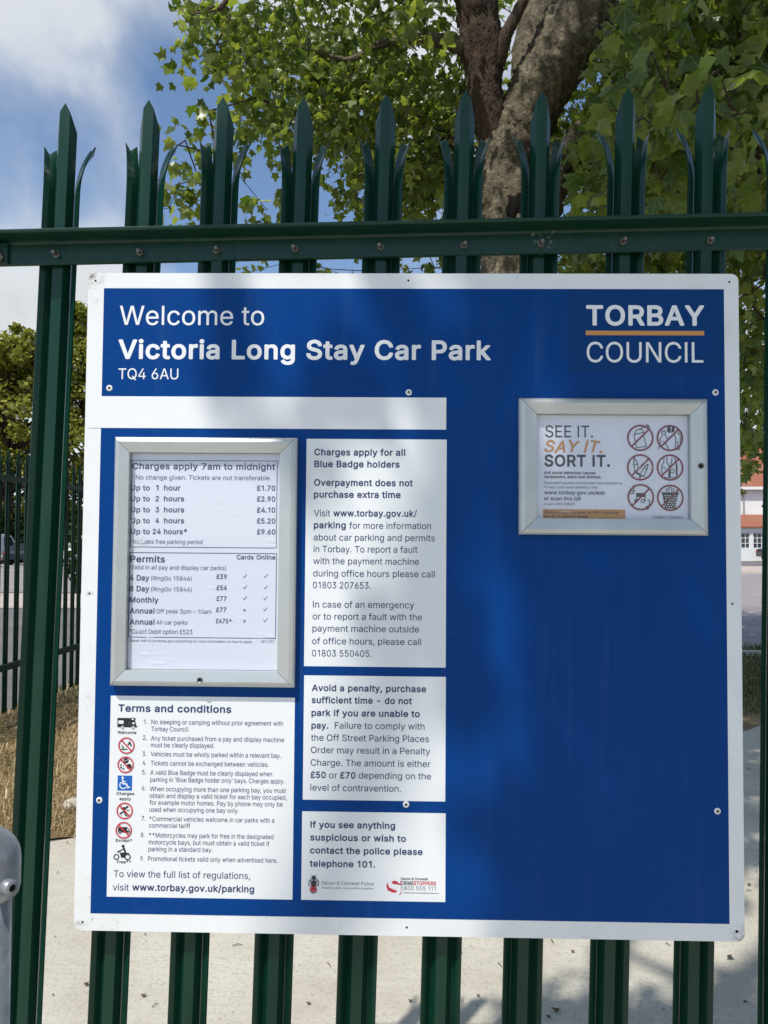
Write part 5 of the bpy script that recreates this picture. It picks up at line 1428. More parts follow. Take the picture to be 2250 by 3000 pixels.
# the second palisade fence, running away on the left
far_pale = pale_me.copy()
far_pale.materials.clear()
far_pale.materials.append(M['green_far'])
FX = -3.55
fence2 = empty('palisade_fence', (FX, 5.0, 0))
tag(fence2, 'dark palisade fence running away beside the dry grass on the left', 'fence')
y = 3.6
i = 0
while y < 16:
    o = bpy.data.objects.new('pale', far_pale)
    COL.objects.link(o)
    o.parent = fence2
    o.location = (0.06 * (y - 5) + (0.004 if i % 3 else -0.004), y - 5.0, 0.0)
    o.rotation_euler = (0, 0, math.pi / 2 - 0.06)
    y += 0.152
    i += 1
for z in (0.45, 2.08):
    box('rail', (0, 0, 0), (0.05, 12.6, 0.05), M['green_far'], fence2)
    r_ = COL.objects[-1] if False else bpy.context.scene.collection.objects[-1]
    r_.location = (0.02, -1.5, z)
    r_.rotation_euler = (0, 0, -0.06)

# ------------------------------------------------------------------ galvanised handrail in front of the fence
rc = at(-46, 2523, 0.72)
hr = empty('handrail', (rc.x, rc.y, 0))
tag(hr, 'galvanised tubular handrail with key clamp corner fitting left of the sign', 'handrail')
V, F = tube_verts([(0, 0, 0), (0, 0, rc.z - 0.02)], [0.0242, 0.0242], 28)
link_mesh('post', V, F, M['galv'], hr, True)
V, F = tube_verts([(-0.02, 0, rc.z), (-1.3, -0.25, rc.z)], [0.0242, 0.0242], 28)
link_mesh('tube', V, F, M['galv'], hr, True)
bm = bmesh.new()
seg, rows = 32, []
for t in np.linspace(0.02, 1, 9):
    a = t * math.pi / 2
    rows.append((0.0315 * math.sin(a), 0.0315 * math.cos(a)))
rows += [(0.0315, -0.024), (0.0300, -0.031), (0.0268, -0.0325), (0.0246, -0.0325)]
vr = [[bm.verts.new((r * math.cos(2 * math.pi * k / seg), r * math.sin(2 * math.pi * k / seg), rc.z + z)) for k in range(seg)] for r, z in rows]
for a, b in zip(vr[:-1], vr[1:]):
    for k in range(seg):
        bm.faces.new((a[k], b[k], b[(k + 1) % seg], a[(k + 1) % seg]))
bm.faces.new(vr[0])
bmesh.ops.recalc_face_normals(bm, faces=bm.faces)
fit = link_bm('clamp_fitting', bm, M['galv'], hr, True)
V, F = tube_verts([(-0.01, -0.002, rc.z), (-0.055, -0.0106, rc.z)], [0.0305, 0.0305], 28)
link_mesh('clamp_collar', V, F, M['galv'], hr, True)
for dx, dy, dz, sx in ((0.0270, -0.0135, -0.0165, 1), (0.0070, -0.0285, 0.004, 1)):
    d = Vector((dx, dy, 0)).normalized()
    base = Vector((dx, dy, rc.z + dz))
    V, F = tube_verts([base - d * 0.008, base + d * 0.0085, base + d * 0.0098], [0.0072, 0.0066, 0.0056], 20, cap=True)
    b_ = link_mesh('screw_boss', V, F, M['galv'], fit, True)
    V, F = tube_verts([base + d * 0.0094, base + d * 0.0102], [0.0034, 0.0034], 6)
    link_mesh('set_screw', V, F, M['hole'], fit)

from mathutils import noise

# ------------------------------------------------------------------ ground, path, verge, road
def flat_sheet(name, pts, z, material, kind='structure'):
    o = link_mesh(name, [(x, y, z) for x, y in pts], [tuple(range(len(pts)))], material)
    tag(o, kind=kind)
    return o


flat_sheet('ground', [(-700, -300), (700, -300), (700, 1500), (-700, 1500)], -0.012, M['asphalt'])
flat_sheet('path', [(-14, -12), (14, -12), (14, 11.4), (3.6, 5.55), (-0.4, 3.4), (-2.2, 2.42), (-3.4, 1.75), (-14, -3.0)], -0.004, M['concrete'])
_e = [(-3.62 + t * 7.2, 1.62 + t * 3.93) for t in np.linspace(0, 1, 60)]
_e = [(x + 0.07 * noise.noise((x * 3, y * 3, 0)), y + 0.16 * noise.noise((x * 2.2, y * 2.2, 5)) + 0.07 * noise.noise((x * 9, 0, 2))) for x, y in _e]
flat_sheet('verge', _e + [(14, 11.4), (14, 13.4), (2.6, 9.0), (0.5, 9.0), (-1.5, 17), (-3.62, 17)], 0.0, M['soil'])
flat_sheet('road', [(-3, 10.0), (40, 9.2), (60, 35.4), (8, 35.4)], -0.004, M['road'])
flat_sheet('pavement', [(8, 35.6), (60, 35.6), (60, 44.0), (8, 44.0)], 0.10, M['pavement'])
kb = box('kerb', (8, 35.4, -0.012), (60, 35.6, 0.106), M['concrete'])
tag(kb, kind='structure')
kb = box('kerb', (1.0, 9.05, -0.012), (14, 9.17, 0.07), M['concrete'])
tag(kb, kind='structure')
kb.rotation_euler = (0, 0, 0.02)
flat_sheet('pavement', [(-60, 16.5), (-4.6, 16.5), (-4.6, 21.5), (-60, 21.5)], 0.0, M['pavement'])
flat_sheet('car_park', [(-90, 22), (-4.6, 22), (-4.6, 80), (-90, 80)], -0.004, M['road'])
for k in range(4):
    flat_sheet('road_marking', [(10.5 + k * 3.0, 16.0), (11.9 + k * 3.0, 16.0), (12.0 + k * 3.0, 16.16), (10.6 + k * 3.0, 16.16)], 0.0, M['gloss_white'])


# ------------------------------------------------------------------ grass blades, litter
def blades(name, region, n, hmin, hmax, mats, seed, wd=0.004, lean=0.8):
    g = np.random.default_rng(seed)
    V, F, MI = [], [], []
    xs, ys = [], []
    while len(xs) < n:
        x, y = region(g)
        xs.append(x)
        ys.append(y)
    for x, y in zip(xs, ys):
        h = g.uniform(hmin, hmax)
        a = g.uniform(0, 2 * math.pi)
        l = g.uniform(0.2, 1.0) * lean * h
        b = a + math.pi / 2 + g.normal() * 0.4
        wx, wy = math.cos(b) * wd, math.sin(b) * wd
        lx, ly = math.cos(a) * l, math.sin(a) * l
        o = len(V)
        V += [(x - wx, y - wy, 0), (x + wx, y + wy, 0), (x + lx * .4 + wx * .8, y + ly * .4 + wy * .8, h * .7), (x + lx * .4 - wx * .8, y + ly * .4 - wy * .8, h * .7), (x + lx, y + ly, h * (1 - 0.25 * lean))]
        F += [(o, o + 1, o + 2, o + 3), (o + 3, o + 2, o + 4)]
        greenish = math.sin(x * 1.9 + 1.3) + math.sin(y * 1.3 + x * .7) + 0.32 * (y - 5.0) + g.normal() * 0.5
        m = 1 if greenish > 0.9 else 0
        MI += [m, m]
    o = link_mesh(name, V, F, mats)
    o.data.polygons.foreach_set('material_index', MI)
    tag(o, kind='stuff')
    return o


def left_verge(g):
    while True:
        y = 2.0 + 9.0 * g.random() ** 1.5
        x = -3.6 + 3.4 * g.random()
        if y > 2.42 + (x + 2.2) * 0.55 + 0.12 * math.sin(x * 9) + g.normal() * 0.06:
            return x, y


gl = blades('grass', left_verge, 30000, 0.025, 0.09, [M['straw'], M['grass']], 3, 0.0035, 1.3)
tag(gl, 'dry straw coloured grass with green tufts on the verge behind the fence', 'grass')


def right_verge(g):
    while True:
        y = 5.6 + 5.0 * g.random()
        x = 1.2 + 5.5 * g.random()
        if y > 5.75 + (x - 3.6) * 0.56 + g.normal() * 0.08 and y < 9.1 + (x - 2.6) * 0.38:
            return x, y


gr_ = blades('grass', right_verge, 14000, 0.04, 0.12, [M['grass'], M['grass']], 4, 0.005, 0.9)
tag(gr_, 'green shaded grass strip beside the road right of the sign', 'grass')

g = np.random.default_rng(11)
A = Acc()
for k in range(520):
    x, y = g.uniform(-2.4, 3.0), g.uniform(0.7, 4.2)
    if y > 2.3 + (x + 2.2) * 0.5:
        continue
    r = g.uniform(0.003, 0.010) if g.random() < 0.94 else g.uniform(0.012, 0.022)
    a = g.uniform(0, 6.28)
    if g.random() < 0.35:      # twig
        l = g.uniform(0.012, 0.05)
        V, F = tube_verts([(x, y, 0.001), (x + l * math.cos(a) * .5, y + l * math.sin(a) * .5 + 0.004, 0.004), (x + l * math.cos(a), y + l * math.sin(a), 0.001)], [0.0016, 0.0016, 0.001], 5)
        A.add(V, F)
    else:
        V = [(x + r * math.cos(a + t) * (1 + .35 * math.sin(3 * t)), y + r * math.sin(a + t) * 0.8, 0.001 + 0.004 * (1 + math.sin(2 * t + a)) * (r / 0.01)) for t in np.linspace(0, 5.6, 7)]
        A.add([Vector(v) for v in V], [tuple(range(7))])
lt = link_mesh('leaf_litter', A.v, A.f, M['litter'])
tag(lt, 'small dead leaves and twigs scattered over the pale concrete path', 'litter', kind='stuff')

st = at(212, 2388, 4.5)
bm = bmesh.new()
bmesh.ops.create_icosphere(bm, subdivisions=3, radius=0.06)
for v in bm.verts:
    n_ = math.sin(v.co.x * 40) * math.cos(v.co.y * 33) * 0.10 + math.sin(v.co.z * 50 + v.co.x * 21) * 0.06
    v.co *= 1 + n_
    v.co.z *= 0.6
s_ = link_bm('stone', bm, M['stone'])
s_.location = (st.x, st.y, 0.02)
tag(s_, 'pale stone lying at the edge of the dry grass', 'stone')

# ------------------------------------------------------------------ the plane tree
tree = empty('plane_tree', tuple(Vector((at(1510, 1500, 9).x, at(1510, 1500, 9).y, 0))))
tag(tree, 'large plane tree with flaking pale bark spreading over the fence', 'tree')
TO = tree.location.copy()


def limb(acc, nodes, seg=16, sub=5, jit=0.05):
    """nodes: photo px, py, depth, radius in px -> swept limb"""
    pts = [at(px, py, d) - TO for px, py, d, r in nodes]
    rad = [r / 2254 * d for px, py, d, r in nodes]
    P, Rr = smooth_path(pts, rad, sub * 3)
    seg *= 2
    V, F = tube_verts(P, Rr, seg, True, jit)
    for k in range(len(P) * seg):
        i = k // seg
        d = (V[k] - P[i])
        n_ = noise.fractal(V[k] * 2.4, 1.0, 2.0, 4) * 0.16 + noise.turbulence(V[k] * 9.0, 3, False) * 0.05 - 0.05
        V[k] = P[i] + d * (1 + n_)
    acc.add(V, F)
    P, Rr = P[::3], Rr[::3]
    return [p + TO for p in P], Rr


skel = []        # (point, radius) of woody skeleton in world space
trunkA, darkA = Acc(), Acc()


def keep(res):
    skel.extend(zip(res[0][2:], res[1][2:]))


base = at(1515, 1500, 9.0)
nodes_tr = [(1530, 2010, 9.0, 165), (1528, 1850, 9.0, 138), (1520, 1300, 9.0, 122), (1515, 900, 9.0, 116), (1505, 700, 9.0, 108), (1494, 560, 9.0, 96), (1490, 450, 9.0, 76)]
keep(limb(trunkA, nodes_tr, 24, 5, 0.04))
keep(limb(trunkA, [(1478, 620, 9.0, 84), (1492, 480, 8.98, 90), (1530, 365, 8.95, 90), (1580, 260, 8.9, 92), (1640, 160, 8.85, 96), (1720, 45, 8.8, 98), (1800, -110, 8.7, 74), (1950, -330, 8.4, 60), (2150, -560, 8.0, 42)], 20, 5, 0.05))
keep(limb(trunkA, [(1540, 240, 9.2, 46), (1552, 120, 9.3, 48), (1590, 0, 9.4, 44), (1640, -180, 9.5, 34), (1680, -400, 9.5, 22)], 14, 4, 0.05))
# hollow burl on the trunk's right
keep(limb(trunkA, [(1560, 700, 8.9, 74), (1585, 590, 8.72, 66), (1596, 500, 8.66, 50), (1592, 430, 8.7, 26)], 16, 4, 0.10))
keep(limb(trunkA, [(1555, 505, 8.9, 40), (1640, 470, 8.8, 34), (1760, 330, 8.6, 34), (1900, 310, 8.4, 30), (2060, 335, 8.2, 26), (2240, 300, 7.8, 21), (2420, 250, 7.4, 14)], 14, 4, 0.07))
keep(limb(trunkA, [(1410, 160, 8.9, 26), (1310, 122, 8.7, 21), (1200, 116, 8.5, 16), (1110, 132, 8.3, 12), (1020, 175, 8.2, 8), (930, 150, 8.1, 6)], 10, 4, 0.10))
keep(limb(darkA, [(1478, 470, 9.0, 40), (1446, 385, 8.9, 45), (1425, 290, 8.85, 52), (1416, 170, 8.8, 60), (1392, 0, 8.7, 64), (1350, -180, 8.6, 56), (1260, -420, 8.4, 40)], 18, 5, 0.05))
keep(limb(darkA, [(1462, 190, 8.7, 20), (1484, 100, 8.6, 19), (1522, 25, 8.55, 17), (1550, -60, 8.5, 15), (1560, -240, 8.4, 10)], 10, 4, 0.08))
keep(limb(darkA, [(1640, 500, 9.2, 34), (1800, 430, 9.4, 26), (2000, 480, 9.6, 22), (2140, 520, 9.6, 16), (2260, 600, 9.6, 11)], 10, 4, 0.10))
keep(limb(darkA, [(1350, -180, 8.6, 36), (1150, -250, 8.3, 26), (950, -200, 8.0, 18), (760, -90, 7.9, 12), (640, 30, 7.9, 7)], 10, 4, 0.08))
keep(limb(darkA, [(1440, 560, 9.2, 20), (1330, 420, 9.6, 15), (1200, 380, 9.9, 11), (1060, 430, 10.1, 8), (960, 420, 10.2, 5)], 8, 4, 0.1))
hol = Acc()
bm = bmesh.new()
bmesh.ops.create_icosphere(bm, subdivisions=4, radius=1.0)
hc = at(1512, 612, 8.67) - TO
for v in bm.verts:
    d = v.co.copy()
    v.co = hc + Vector((d.x * 0.13, d.y * 0.09, d.z * 0.25)) * (1 + 0.25 * noise.fractal(d * 2.5, 1.0, 2.0, 4))
link_bm('hollow', bm, M['hole'], tree, True)  # solid dark lump; its colour stands for the shade inside a hollow
# bough reaching over the path and the place where the viewer stands
top = skel[30][0]
b0 = at(1950, -330, 8.4)
bough_pts = [b0, Vector((2.6, 3.5, 8.6)), Vector((1.2, -0.5, 9.4)), Vector((-1.6, -3.6, 9.6)), Vector((-4.0, -5.6, 9.4))]
P, Rr = smooth_path([p - TO for p in bough_pts], [0.20, 0.15, 0.11, 0.07, 0.03], 5)
V, F = tube_verts(P, Rr, 10, True, 0.06)
darkA.add(V, F)
skel.extend([(p + TO, r) for p, r in zip(P, Rr)])

# where the foliage hangs in the part of the crown seen from here: (photo px/1.356, radius, weight, nearest and farthest distance, leaf size)
BL = [(425, 18, 42, 30, 1.0, 8, 9.5), (470, 55, 50, 40, 1.0, 8, 10), (505, 110, 50, 45, 1.0, 8, 10), (545, 165, 50, 50, .9, 8, 10.5), (600, 60, 90, 80, 1.0, 8, 11),
      (425, 132, 12, 10, .7, 8, 8.5), (455, 258, 22, 12, .5, 8, 9), (590, 235, 70, 60, .95, 8, 11), (540, 290, 30, 30, .5, 8, 10), (400, 395, 50, 42, 1.0, 7.5, 8.5), (358, 452, 20, 18, .9, 7.5, 8), (388, 312, 10, 8, .9, 7.5, 8), (455, 335, 32, 28, .5, 7.5, 9),
      (640, 330, 40, 40, .55, 8, 11), (700, 110, 110, 120, .9, 8, 12), (700, 250, 80, 70, .9, 8, 12), (800, 180, 120, 170, .9, 8, 12), (760, 350, 60, 60, .8, 8, 12), (900, 120, 120, 130, .9, 8, 12), (880, 330, 110, 110, .9, 9, 12),
      (930, 440, 90, 60, .75, 9, 12), (590, 440, 16, 16, .8, 8, 9), (745, 410, 50, 40, .45, 9, 12), (840, 450, 60, 50, .7, 9, 12), (570, 584, 50, 12, .9, 9, 12), (760, 584, 120, 14, .9, 9, 12), (960, 580, 60, 20, .8, 9, 12), (1230, 575, 60, 25, .9, 8, 12),
      (1000, 250, 80, 180, .8, 9.5, 12), (1090, 60, 40, 80, .4, 9.6, 12), (1150, 20, 60, 40, .4, 9.6, 12), (1290, 60, 70, 100, .8, 9, 12), (1220, 330, 70, 90, .7, 9.5, 12),
      (1420, 120, 230, 200, 1.0, 6, 12), (1420, 320, 220, 150, .95, 6, 12), (1560, 200, 150, 250, 1.0, 5, 12), (1500, 480, 200, 100, .8, 7, 12), (1640, 500, 80, 120, .8, 7, 12), (1625, 700, 50, 120, .85, 7, 11), (1625, 860, 50, 90, .85, 7, 10.5), (1620, 970, 40, 45, .85, 7, 9), (1380, 560, 220, 40, .8, 8, 12),
      (1300, 130, 45, 60, .9, 3.9, 4.8), (1280, 340, 55, 90, .7, 4.2, 5.2), (1250, 420, 35, 60, .7, 4.2, 5.0), (1380, 180, 90, 90, .9, 3.9, 5.5), (1460, 330, 100, 110, .8, 3.9, 5.5), (1560, 200, 100, 150, .9, 3.8, 5.5), (1590, 370, 70, 70, .7, 4, 5.5), (1420, 60, 120, 60, .9, 4, 6),
      (1500, -150, 350, 150, 1.0, 4, 12), (1100, -150, 350, 130, .9, 6, 12), (750, -120, 250, 100, .9, 8, 12), (1850, 250, 160, 400, .9, 5, 12)]
GAPS = [(600, 400, 26, 55), (640, 470, 30, 40), (700, 455, 30, 30), (560, 340, 22, 30), (1105, 215, 14, 32), (960, 150, 22, 35), (650, 200, 20, 14), (1600, 420, 26, 18), (1640, 640, 14, 40), (1630, 800, 20, 22), (1625, 910, 22, 18), (1480, 540, 16, 14), (860, 60, 14, 20), (1000, 330, 18, 24), (520, 380, 20, 30)]
g = np.random.default_rng(5)
centers, sizes = [], []
DENS = 0.0052
for bx, by, rx, ry, wt, d0, d1 in BL:
    dm = (d0 + d1) / 2
    n = max(2, int(math.pi * rx * ry * wt * (DENS if bx > 1200 else DENS * 0.64) * (dm / 10) ** 2 * 0.42))
    for _ in range(n):
        for tries in range(20):
            a, r = g.uniform(0, 2 * math.pi), math.sqrt(g.random())
            px, py = bx + rx * r * math.cos(a), by + ry * r * math.sin(a)
            if not any(((px - gx) / gw) ** 2 + ((py - gy) / gh) ** 2 < 1 for gx, gy, gw, gh in GAPS):
                break
        d = g.uniform(d0, d1)
        right = float(np.interp(py, [-200, 0, 100, 200, 350, 640], [1480, 1335, 1295, 1250, 1225, 1215])) + (45 if d < 6.2 else 15)
        if 965 < px < right and py < 640 and d < 9.7:
            continue
        centers.append(at(px * 1.3563, py * 1.3563, d))
        sizes.append(0.14)
VIS = len(centers)

# unseen bough foliage, placed to throw the dappled shade on the sign and path
def lit(px, py):
    """0 in shade, 1 in sun: how the dapple lies over the sign (photo px / 1.356)"""
    def cap(x0, y0, x1, y1, w, soft, k=1.0):
        dx, dy = x1 - x0, y1 - y0
        t = max(0, min(1, ((px - x0) * dx + (py - y0) * dy) / (dx * dx + dy * dy + 1e-9)))
        d = math.hypot(px - x0 - t * dx, py - y0 - t * dy) - 30
        return k * max(0.0, min(1.0, 1 - (d - w) / soft))
    v = max(cap(200, 300, 200, 2300, 150, 60), cap(330, 950, 560, 1500, 150, 70), cap(420, 1500, 700, 2050, 260, 70), cap(880, 1520, 860, 2100, 110, 60),
            cap(625, 560, 600, 850, 66, 45, 1), cap(1010, 900, 1060, 1300, 34, 40), cap(1060, 560, 1160, 830, 70, 45, 1), cap(1080, 1320, 1190, 1580, 32, 40, .9), cap(1500, 1220, 1570, 1420, 22, 30, .9),
            cap(835, 860, 870, 980, 40, 30, 1), cap(1590, 560, 1592, 700, 18, 30, .9), cap(1345, 580, 1345, 625, 20, 30, .8), cap(900, 580, 930, 640, 36, 30, .9), cap(690, 1130, 740, 1400, 44, 50, .95), cap(960, 1700, 1000, 2050, 60, 60, .9), cap(1010, 300, 1030, 420, 30, 40, .7), cap(1370, 330, 1375, 440, 20, 30, .7), cap(1300, 1130, 1400, 1140, 25, 30, .6), cap(730, 880, 730, 930, 12, 25, .5),
            cap(760, 600, 740, 700, 24, 30, .9), cap(780, 980, 820, 1120, 30, 30, 1), cap(520, 980, 560, 1030, 10, 25, .8), cap(880, 1220, 920, 1330, 26, 30, .95), cap(930, 1640, 950, 1720, 10, 30, .8),
            cap(1340, 560, 1360, 680, 30, 30, .9), cap(1420, 640, 1470, 760, 8, 26, .5), cap(1250, 1620, 1330, 1800, 6, 30, .5), cap(430, 570, 470, 660, 24, 26, .9), cap(1570, 1700, 1600, 1800, 10, 26, .5))
    return v


sgn_n = Vector((0, -1, 0))
leafpos, leafsize = [], []
bough_c = []
cand = 0
grid = {}
while cand < 1500:
    cand += 1
    px, py = g.uniform(330, 1720), g.uniform(150, 2330)
    v = lit(px, py)
    if g.random() < v * 1.02:
        continue
    dr = ray(px * 1.3563, py * 1.3563)
    tt = (-0.04 - CAM.y) / dr.y
    hit = CAM + dr * tt
    t = g.uniform(4.2, 6.6)
    p = hit + SUN_TO * t
    leafpos.append(p)
    leafsize.append(g.uniform(0.075, 0.115))
    if g.random() < 0.2:
        bough_c.append(p)
# dapple further right on the path, the trunk and the right part of the crown
cl = 0
while cl < 250:
    cl += 1
    x, yv = g.uniform(0.5, 6.0), g.uniform(0.9, 8.5)
    px = 1125 + (x - CAM.x) / (yv - CAM.y) * 2254
    k = 0.62 + 0.25 * math.sin(x * 4.1 + 1.0) * math.sin(yv * 3.3 + x)
    if x < 0.55 + 0.22 * (yv - 1):
        k = 0.0
    if 2.6 < yv < 5.4:
        k = 0.95
    if g.random() > k:
        continue
    cpt = Vector((x, yv, 0)) + SUN_TO * g.uniform(8.0, 11.5)
    bough_c.append(cpt)
    for _ in range(9):
        leafpos.append(cpt + Vector(g.normal(size=3) * 0.16))
        leafsize.append(g.uniform(0.13, 0.20))

for _ in range(110):                            # the path right of the sign lies wholly in shade
    cpt = Vector((g.uniform(1.6, 3.9), g.uniform(2.6, 5.5), 0)) + SUN_TO * g.uniform(8.0, 11.0)
    bough_c.append(cpt)
    for _ in range(9):
        leafpos.append(cpt + Vector(g.normal(size=3) * 0.2))
        leafsize.append(g.uniform(0.14, 0.20))
# unseen leaf clusters added to shade the right part of the crown and trunk
for _ in range(480):
    cpt = at(g.uniform(1150, 1800) * 1.3563, g.uniform(-80, 620) * 1.3563, g.uniform(4, 9)) + SUN_TO * g.uniform(4.5, 8.0)
    bough_c.append(cpt)
    for _ in range(12):
        leafpos.append(cpt + Vector(g.normal(size=3) * 0.2))
        leafsize.append(g.uniform(0.12, 0.19))

# twigs: every leaf cluster is tied back to the nearest wood already grown
allc = [(c, True) for c in centers] + [(c, False) for c in bough_c]
node_p = [s[0] for s in skel]
node_np = np.array([tuple(p) for p in node_p])
order = sorted(range(len(allc)), key=lambda k: float(np.min(np.linalg.norm(node_np - np.array(allc[k][0]), axis=1))))
NP = list(map(np.array, map(tuple, node_p)))
parent = [-1] * len(NP)
load = [0.0] * len(NP)
is_twig = [False] * len(NP)
arr = np.array(NP)
for k in order:
    c = np.array(tuple(allc[k][0]))
    d = np.linalg.norm(arr - c, axis=1)
    j = int(np.argmin(d))
    dist = float(d[j])
    a = arr[j]
    steps = max(1, int(dist / 0.30))
    prev = j
    off = g.normal(size=3) * 0.10 * dist
    for s in range(1, steps + 1):
        t = s / steps
        q = a + (c - a) * t + off * math.sin(math.pi * t) + g.normal(size=3) * 0.02
        NP.append(q)
        parent.append(prev)
        load.append(0.0)
        is_twig.append(True)
        prev = len(NP) - 1
    load[prev] += 1.0
    arr = np.array(NP)
for k in range(len(NP) - 1, -1, -1):
    if parent[k] >= 0:
        load[parent[k]] += load[k]
tw = Acc()
for k in range(len(NP)):
    if parent[k] >= 0 and is_twig[k]:
        r1 = 0.0022 * (max(load[k], 1) ** 0.5) + 0.0012
        pk = parent[k]
        r0 = min(0.0022 * (max(load[pk], 1) ** 0.5) + 0.0012, r1 * 1.5) if is_twig[pk] else r1 * 1.2
        V, F = tube_verts([Vector(NP[pk]) - TO, Vector(NP[k]) - TO], [r0, r1], 5, False)
        tw.add(V, F)
for c in centers:
    n = int(g.integers(9, 19))
    near = (c - CAM).length < 6.2
    if near:
        n = int(g.integers(3, 7))
    for _ in range(n):
        o = Vector(g.normal(size=3)) * (0.16 if not near else 0.12)
        o.z -= 0.05
        leafpos.append(c + o)
        leafsize.append(g.uniform(0.075, 0.155) if not near else g.uniform(0.10, 0.165))
link_mesh('trunk', trunkA.v, trunkA.f, M['bark'], tree, True)
link_mesh('limb', darkA.v, darkA.f, M['bark_dark'], tree, True)['label'] = 'dark reddish brown limbs'
link_mesh('twigs', tw.v, tw.f, M['bark_dark'], tree, True)
# unseen canopy added right of and behind the viewer to cut the sky light
for _ in range(420):
    cpt = Vector((g.uniform(0.6, 9.0), g.uniform(-9, 1.0), g.uniform(5.5, 10.5)))
    gp = cpt + SUN_DIR * (cpt.z / -SUN_DIR.z)
    if 0.2 < gp.x < 2.6 and 0.8 < gp.y < 2.7:
        continue
    for _ in range(14):
        leafpos.append(cpt + Vector(g.normal(size=3) * 0.32))
        leafsize.append(g.uniform(0.14, 0.22))


def to_px(p):
    q = CAMR.transposed() @ (p - CAM)
    if q.z > -0.1:
        return (-9999, -9999, 0)
    return ((1125 + 2254 * q.x / -q.z) / 1.3563, (1500 - 2254 * q.y / -q.z) / 1.3563, -q.z)


kp, ks = [], []
for p, s_ in zip(leafpos, leafsize):            # keep the fork of the trunk clear of leaves
    px, py, d = to_px(p)
    if d > 0 and py < 640 and d < 9.6 and 985 < px < float(np.interp(py, [-50, 60, 130, 250, 300, 640], [1370, 1295, 1265, 1252, 1238, 1228])) and g.random() < 0.93:
        continue
    kp.append(p)
    ks.append(s_)
leafpos, leafsize = kp, ks
scatter_leaves('crown', np.array([tuple(p - TO) for p in leafpos]), np.array(leafsize), M['leaf'], tree, droop=0.55, up=0.45, seed=21)
print('LEAVES', len(leafpos), 'clusters', VIS, 'twig', len(tw.f))


# ------------------------------------------------------------------ trees beyond the car park
def far_tree(x, y, h, wd, seed, label, name='broadleaf_tree', leafm='leaf_far', low=0.12, n=26000, group='trees beyond the car park', leaf=0.30):
    gg = np.random.default_rng(seed)
    root = empty(name, (x, y, 0))
    tag(root, label, 'tree', group)
    A = Acc()
    P, Rr = smooth_path([(0, 0, -0.1), (0.1, 0, h * 0.25), (-0.1, 0.1, h * 0.5), (0.1, 0, h * 0.85)], [h * .032, h * .025, h * .018, 0.04], 3)
    V, F = tube_verts(P, Rr, 8)
    A.add(V, F)
    tops = []
    nb = 110
    for k in range(nb):
        zc = h * (low + (0.97 - low) * gg.random() ** 0.8)
        t = (zc / h - low) / (1 - low)
        rad = wd * (0.55 + 0.45 * math.sin(math.pi * min(1, t * 0.9 + 0.12))) * (1 if t < 0.6 else max(0.25, 1 - (t - 0.6) * 1.5))
        a = gg.uniform(0, 6.28)
        r = rad * math.sqrt(gg.random())
        c = Vector((r * math.cos(a), r * math.sin(a), zc))
        tops.append((c, wd * gg.uniform(0.13, 0.27)))
        V, F = tube_verts([(0, 0, min(zc * 0.75, h * .8)), c * 0.6 + Vector((0, 0, zc * 0.38)), c], [h * .007, h * .004, 0.02], 5)
        A.add(V, F)
    for k in range(26):                       # ragged leaders round the top
        a = gg.uniform(0, 6.28)
        r = wd * math.sqrt(gg.random()) * 0.85
        c = Vector((r * math.cos(a), r * math.sin(a), h * (1.06 - 0.30 * (r / wd) ** 2 - 0.08 * gg.random())))
        tops.append((c, wd * gg.uniform(0.06, 0.12)))
    link_mesh('trunk', A.v, A.f, M['bark_dark'], root, True)
    pos = []
    per = n // nb // 2 + 40
    for c, rr in tops:
        d = gg.normal(size=(per, 3))
        d /= np.linalg.norm(d, axis=1)[:, None]
        rad = rr * (gg.random(per) ** 0.5)[:, None]
        pos.append(np.array(tuple(c)) + d * rad * np.array([1, 1, 0.8]))
    pos = np.concatenate(pos)
    scatter_leaves('crown', pos, gg.uniform(leaf * 0.55, leaf * 1.15, len(pos)), M[leafm], root, (BLOB_V, BLOB_F), droop=0.2, up=0.7, seed=seed + 1)
    return root


far_tree(-29.5, 56, 17.2, 6.0, 31, 'tall yellow-green tree beyond the car park, furthest left behind the fence')
far_tree(-24.3, 59, 19.6, 5.6, 32, 'tallest bushy green tree beyond the car park, close to the sign edge')
far_tree(-36, 62, 17.5, 6.0, 33, 'broad green tree at the far left end of the tree row')
far_tree(-19, 63, 18.5, 5.8, 34, 'full green tree partly hidden behind the sign')
# low dark hedge in front of them
hg = empty('hedge', (-28, 55, 0))
tag(hg, 'dark clipped hedge beneath the tall trees beyond the car park', 'hedge')
gg = np.random.default_rng(41)
pos = np.stack([gg.uniform(-13, 14, 9000), gg.uniform(-1.2, 1.2, 9000), gg.uniform(0.1, 3.4, 9000) * (1 + 0.12 * np.sin(np.arange(9000)))], 1)
scatter_leaves('foliage', pos, gg.uniform(0.2, 0.42, 9000), M['leaf_dark'], hg, (BLOB_V, BLOB_F), droop=0.2, up=0.6, seed=42)
A = Acc()
for k in range(18):
    x = -13 + k * 1.55
    V, F = tube_verts([(x, 0, -0.05), (x + 0.1, 0.1, 1.4), (x - 0.1, 0, 2.8)], [0.07, 0.05, 0.02], 6)
    A.add(V, F)
link_mesh('stems', A.v, A.f, M['bark_dark'], hg)
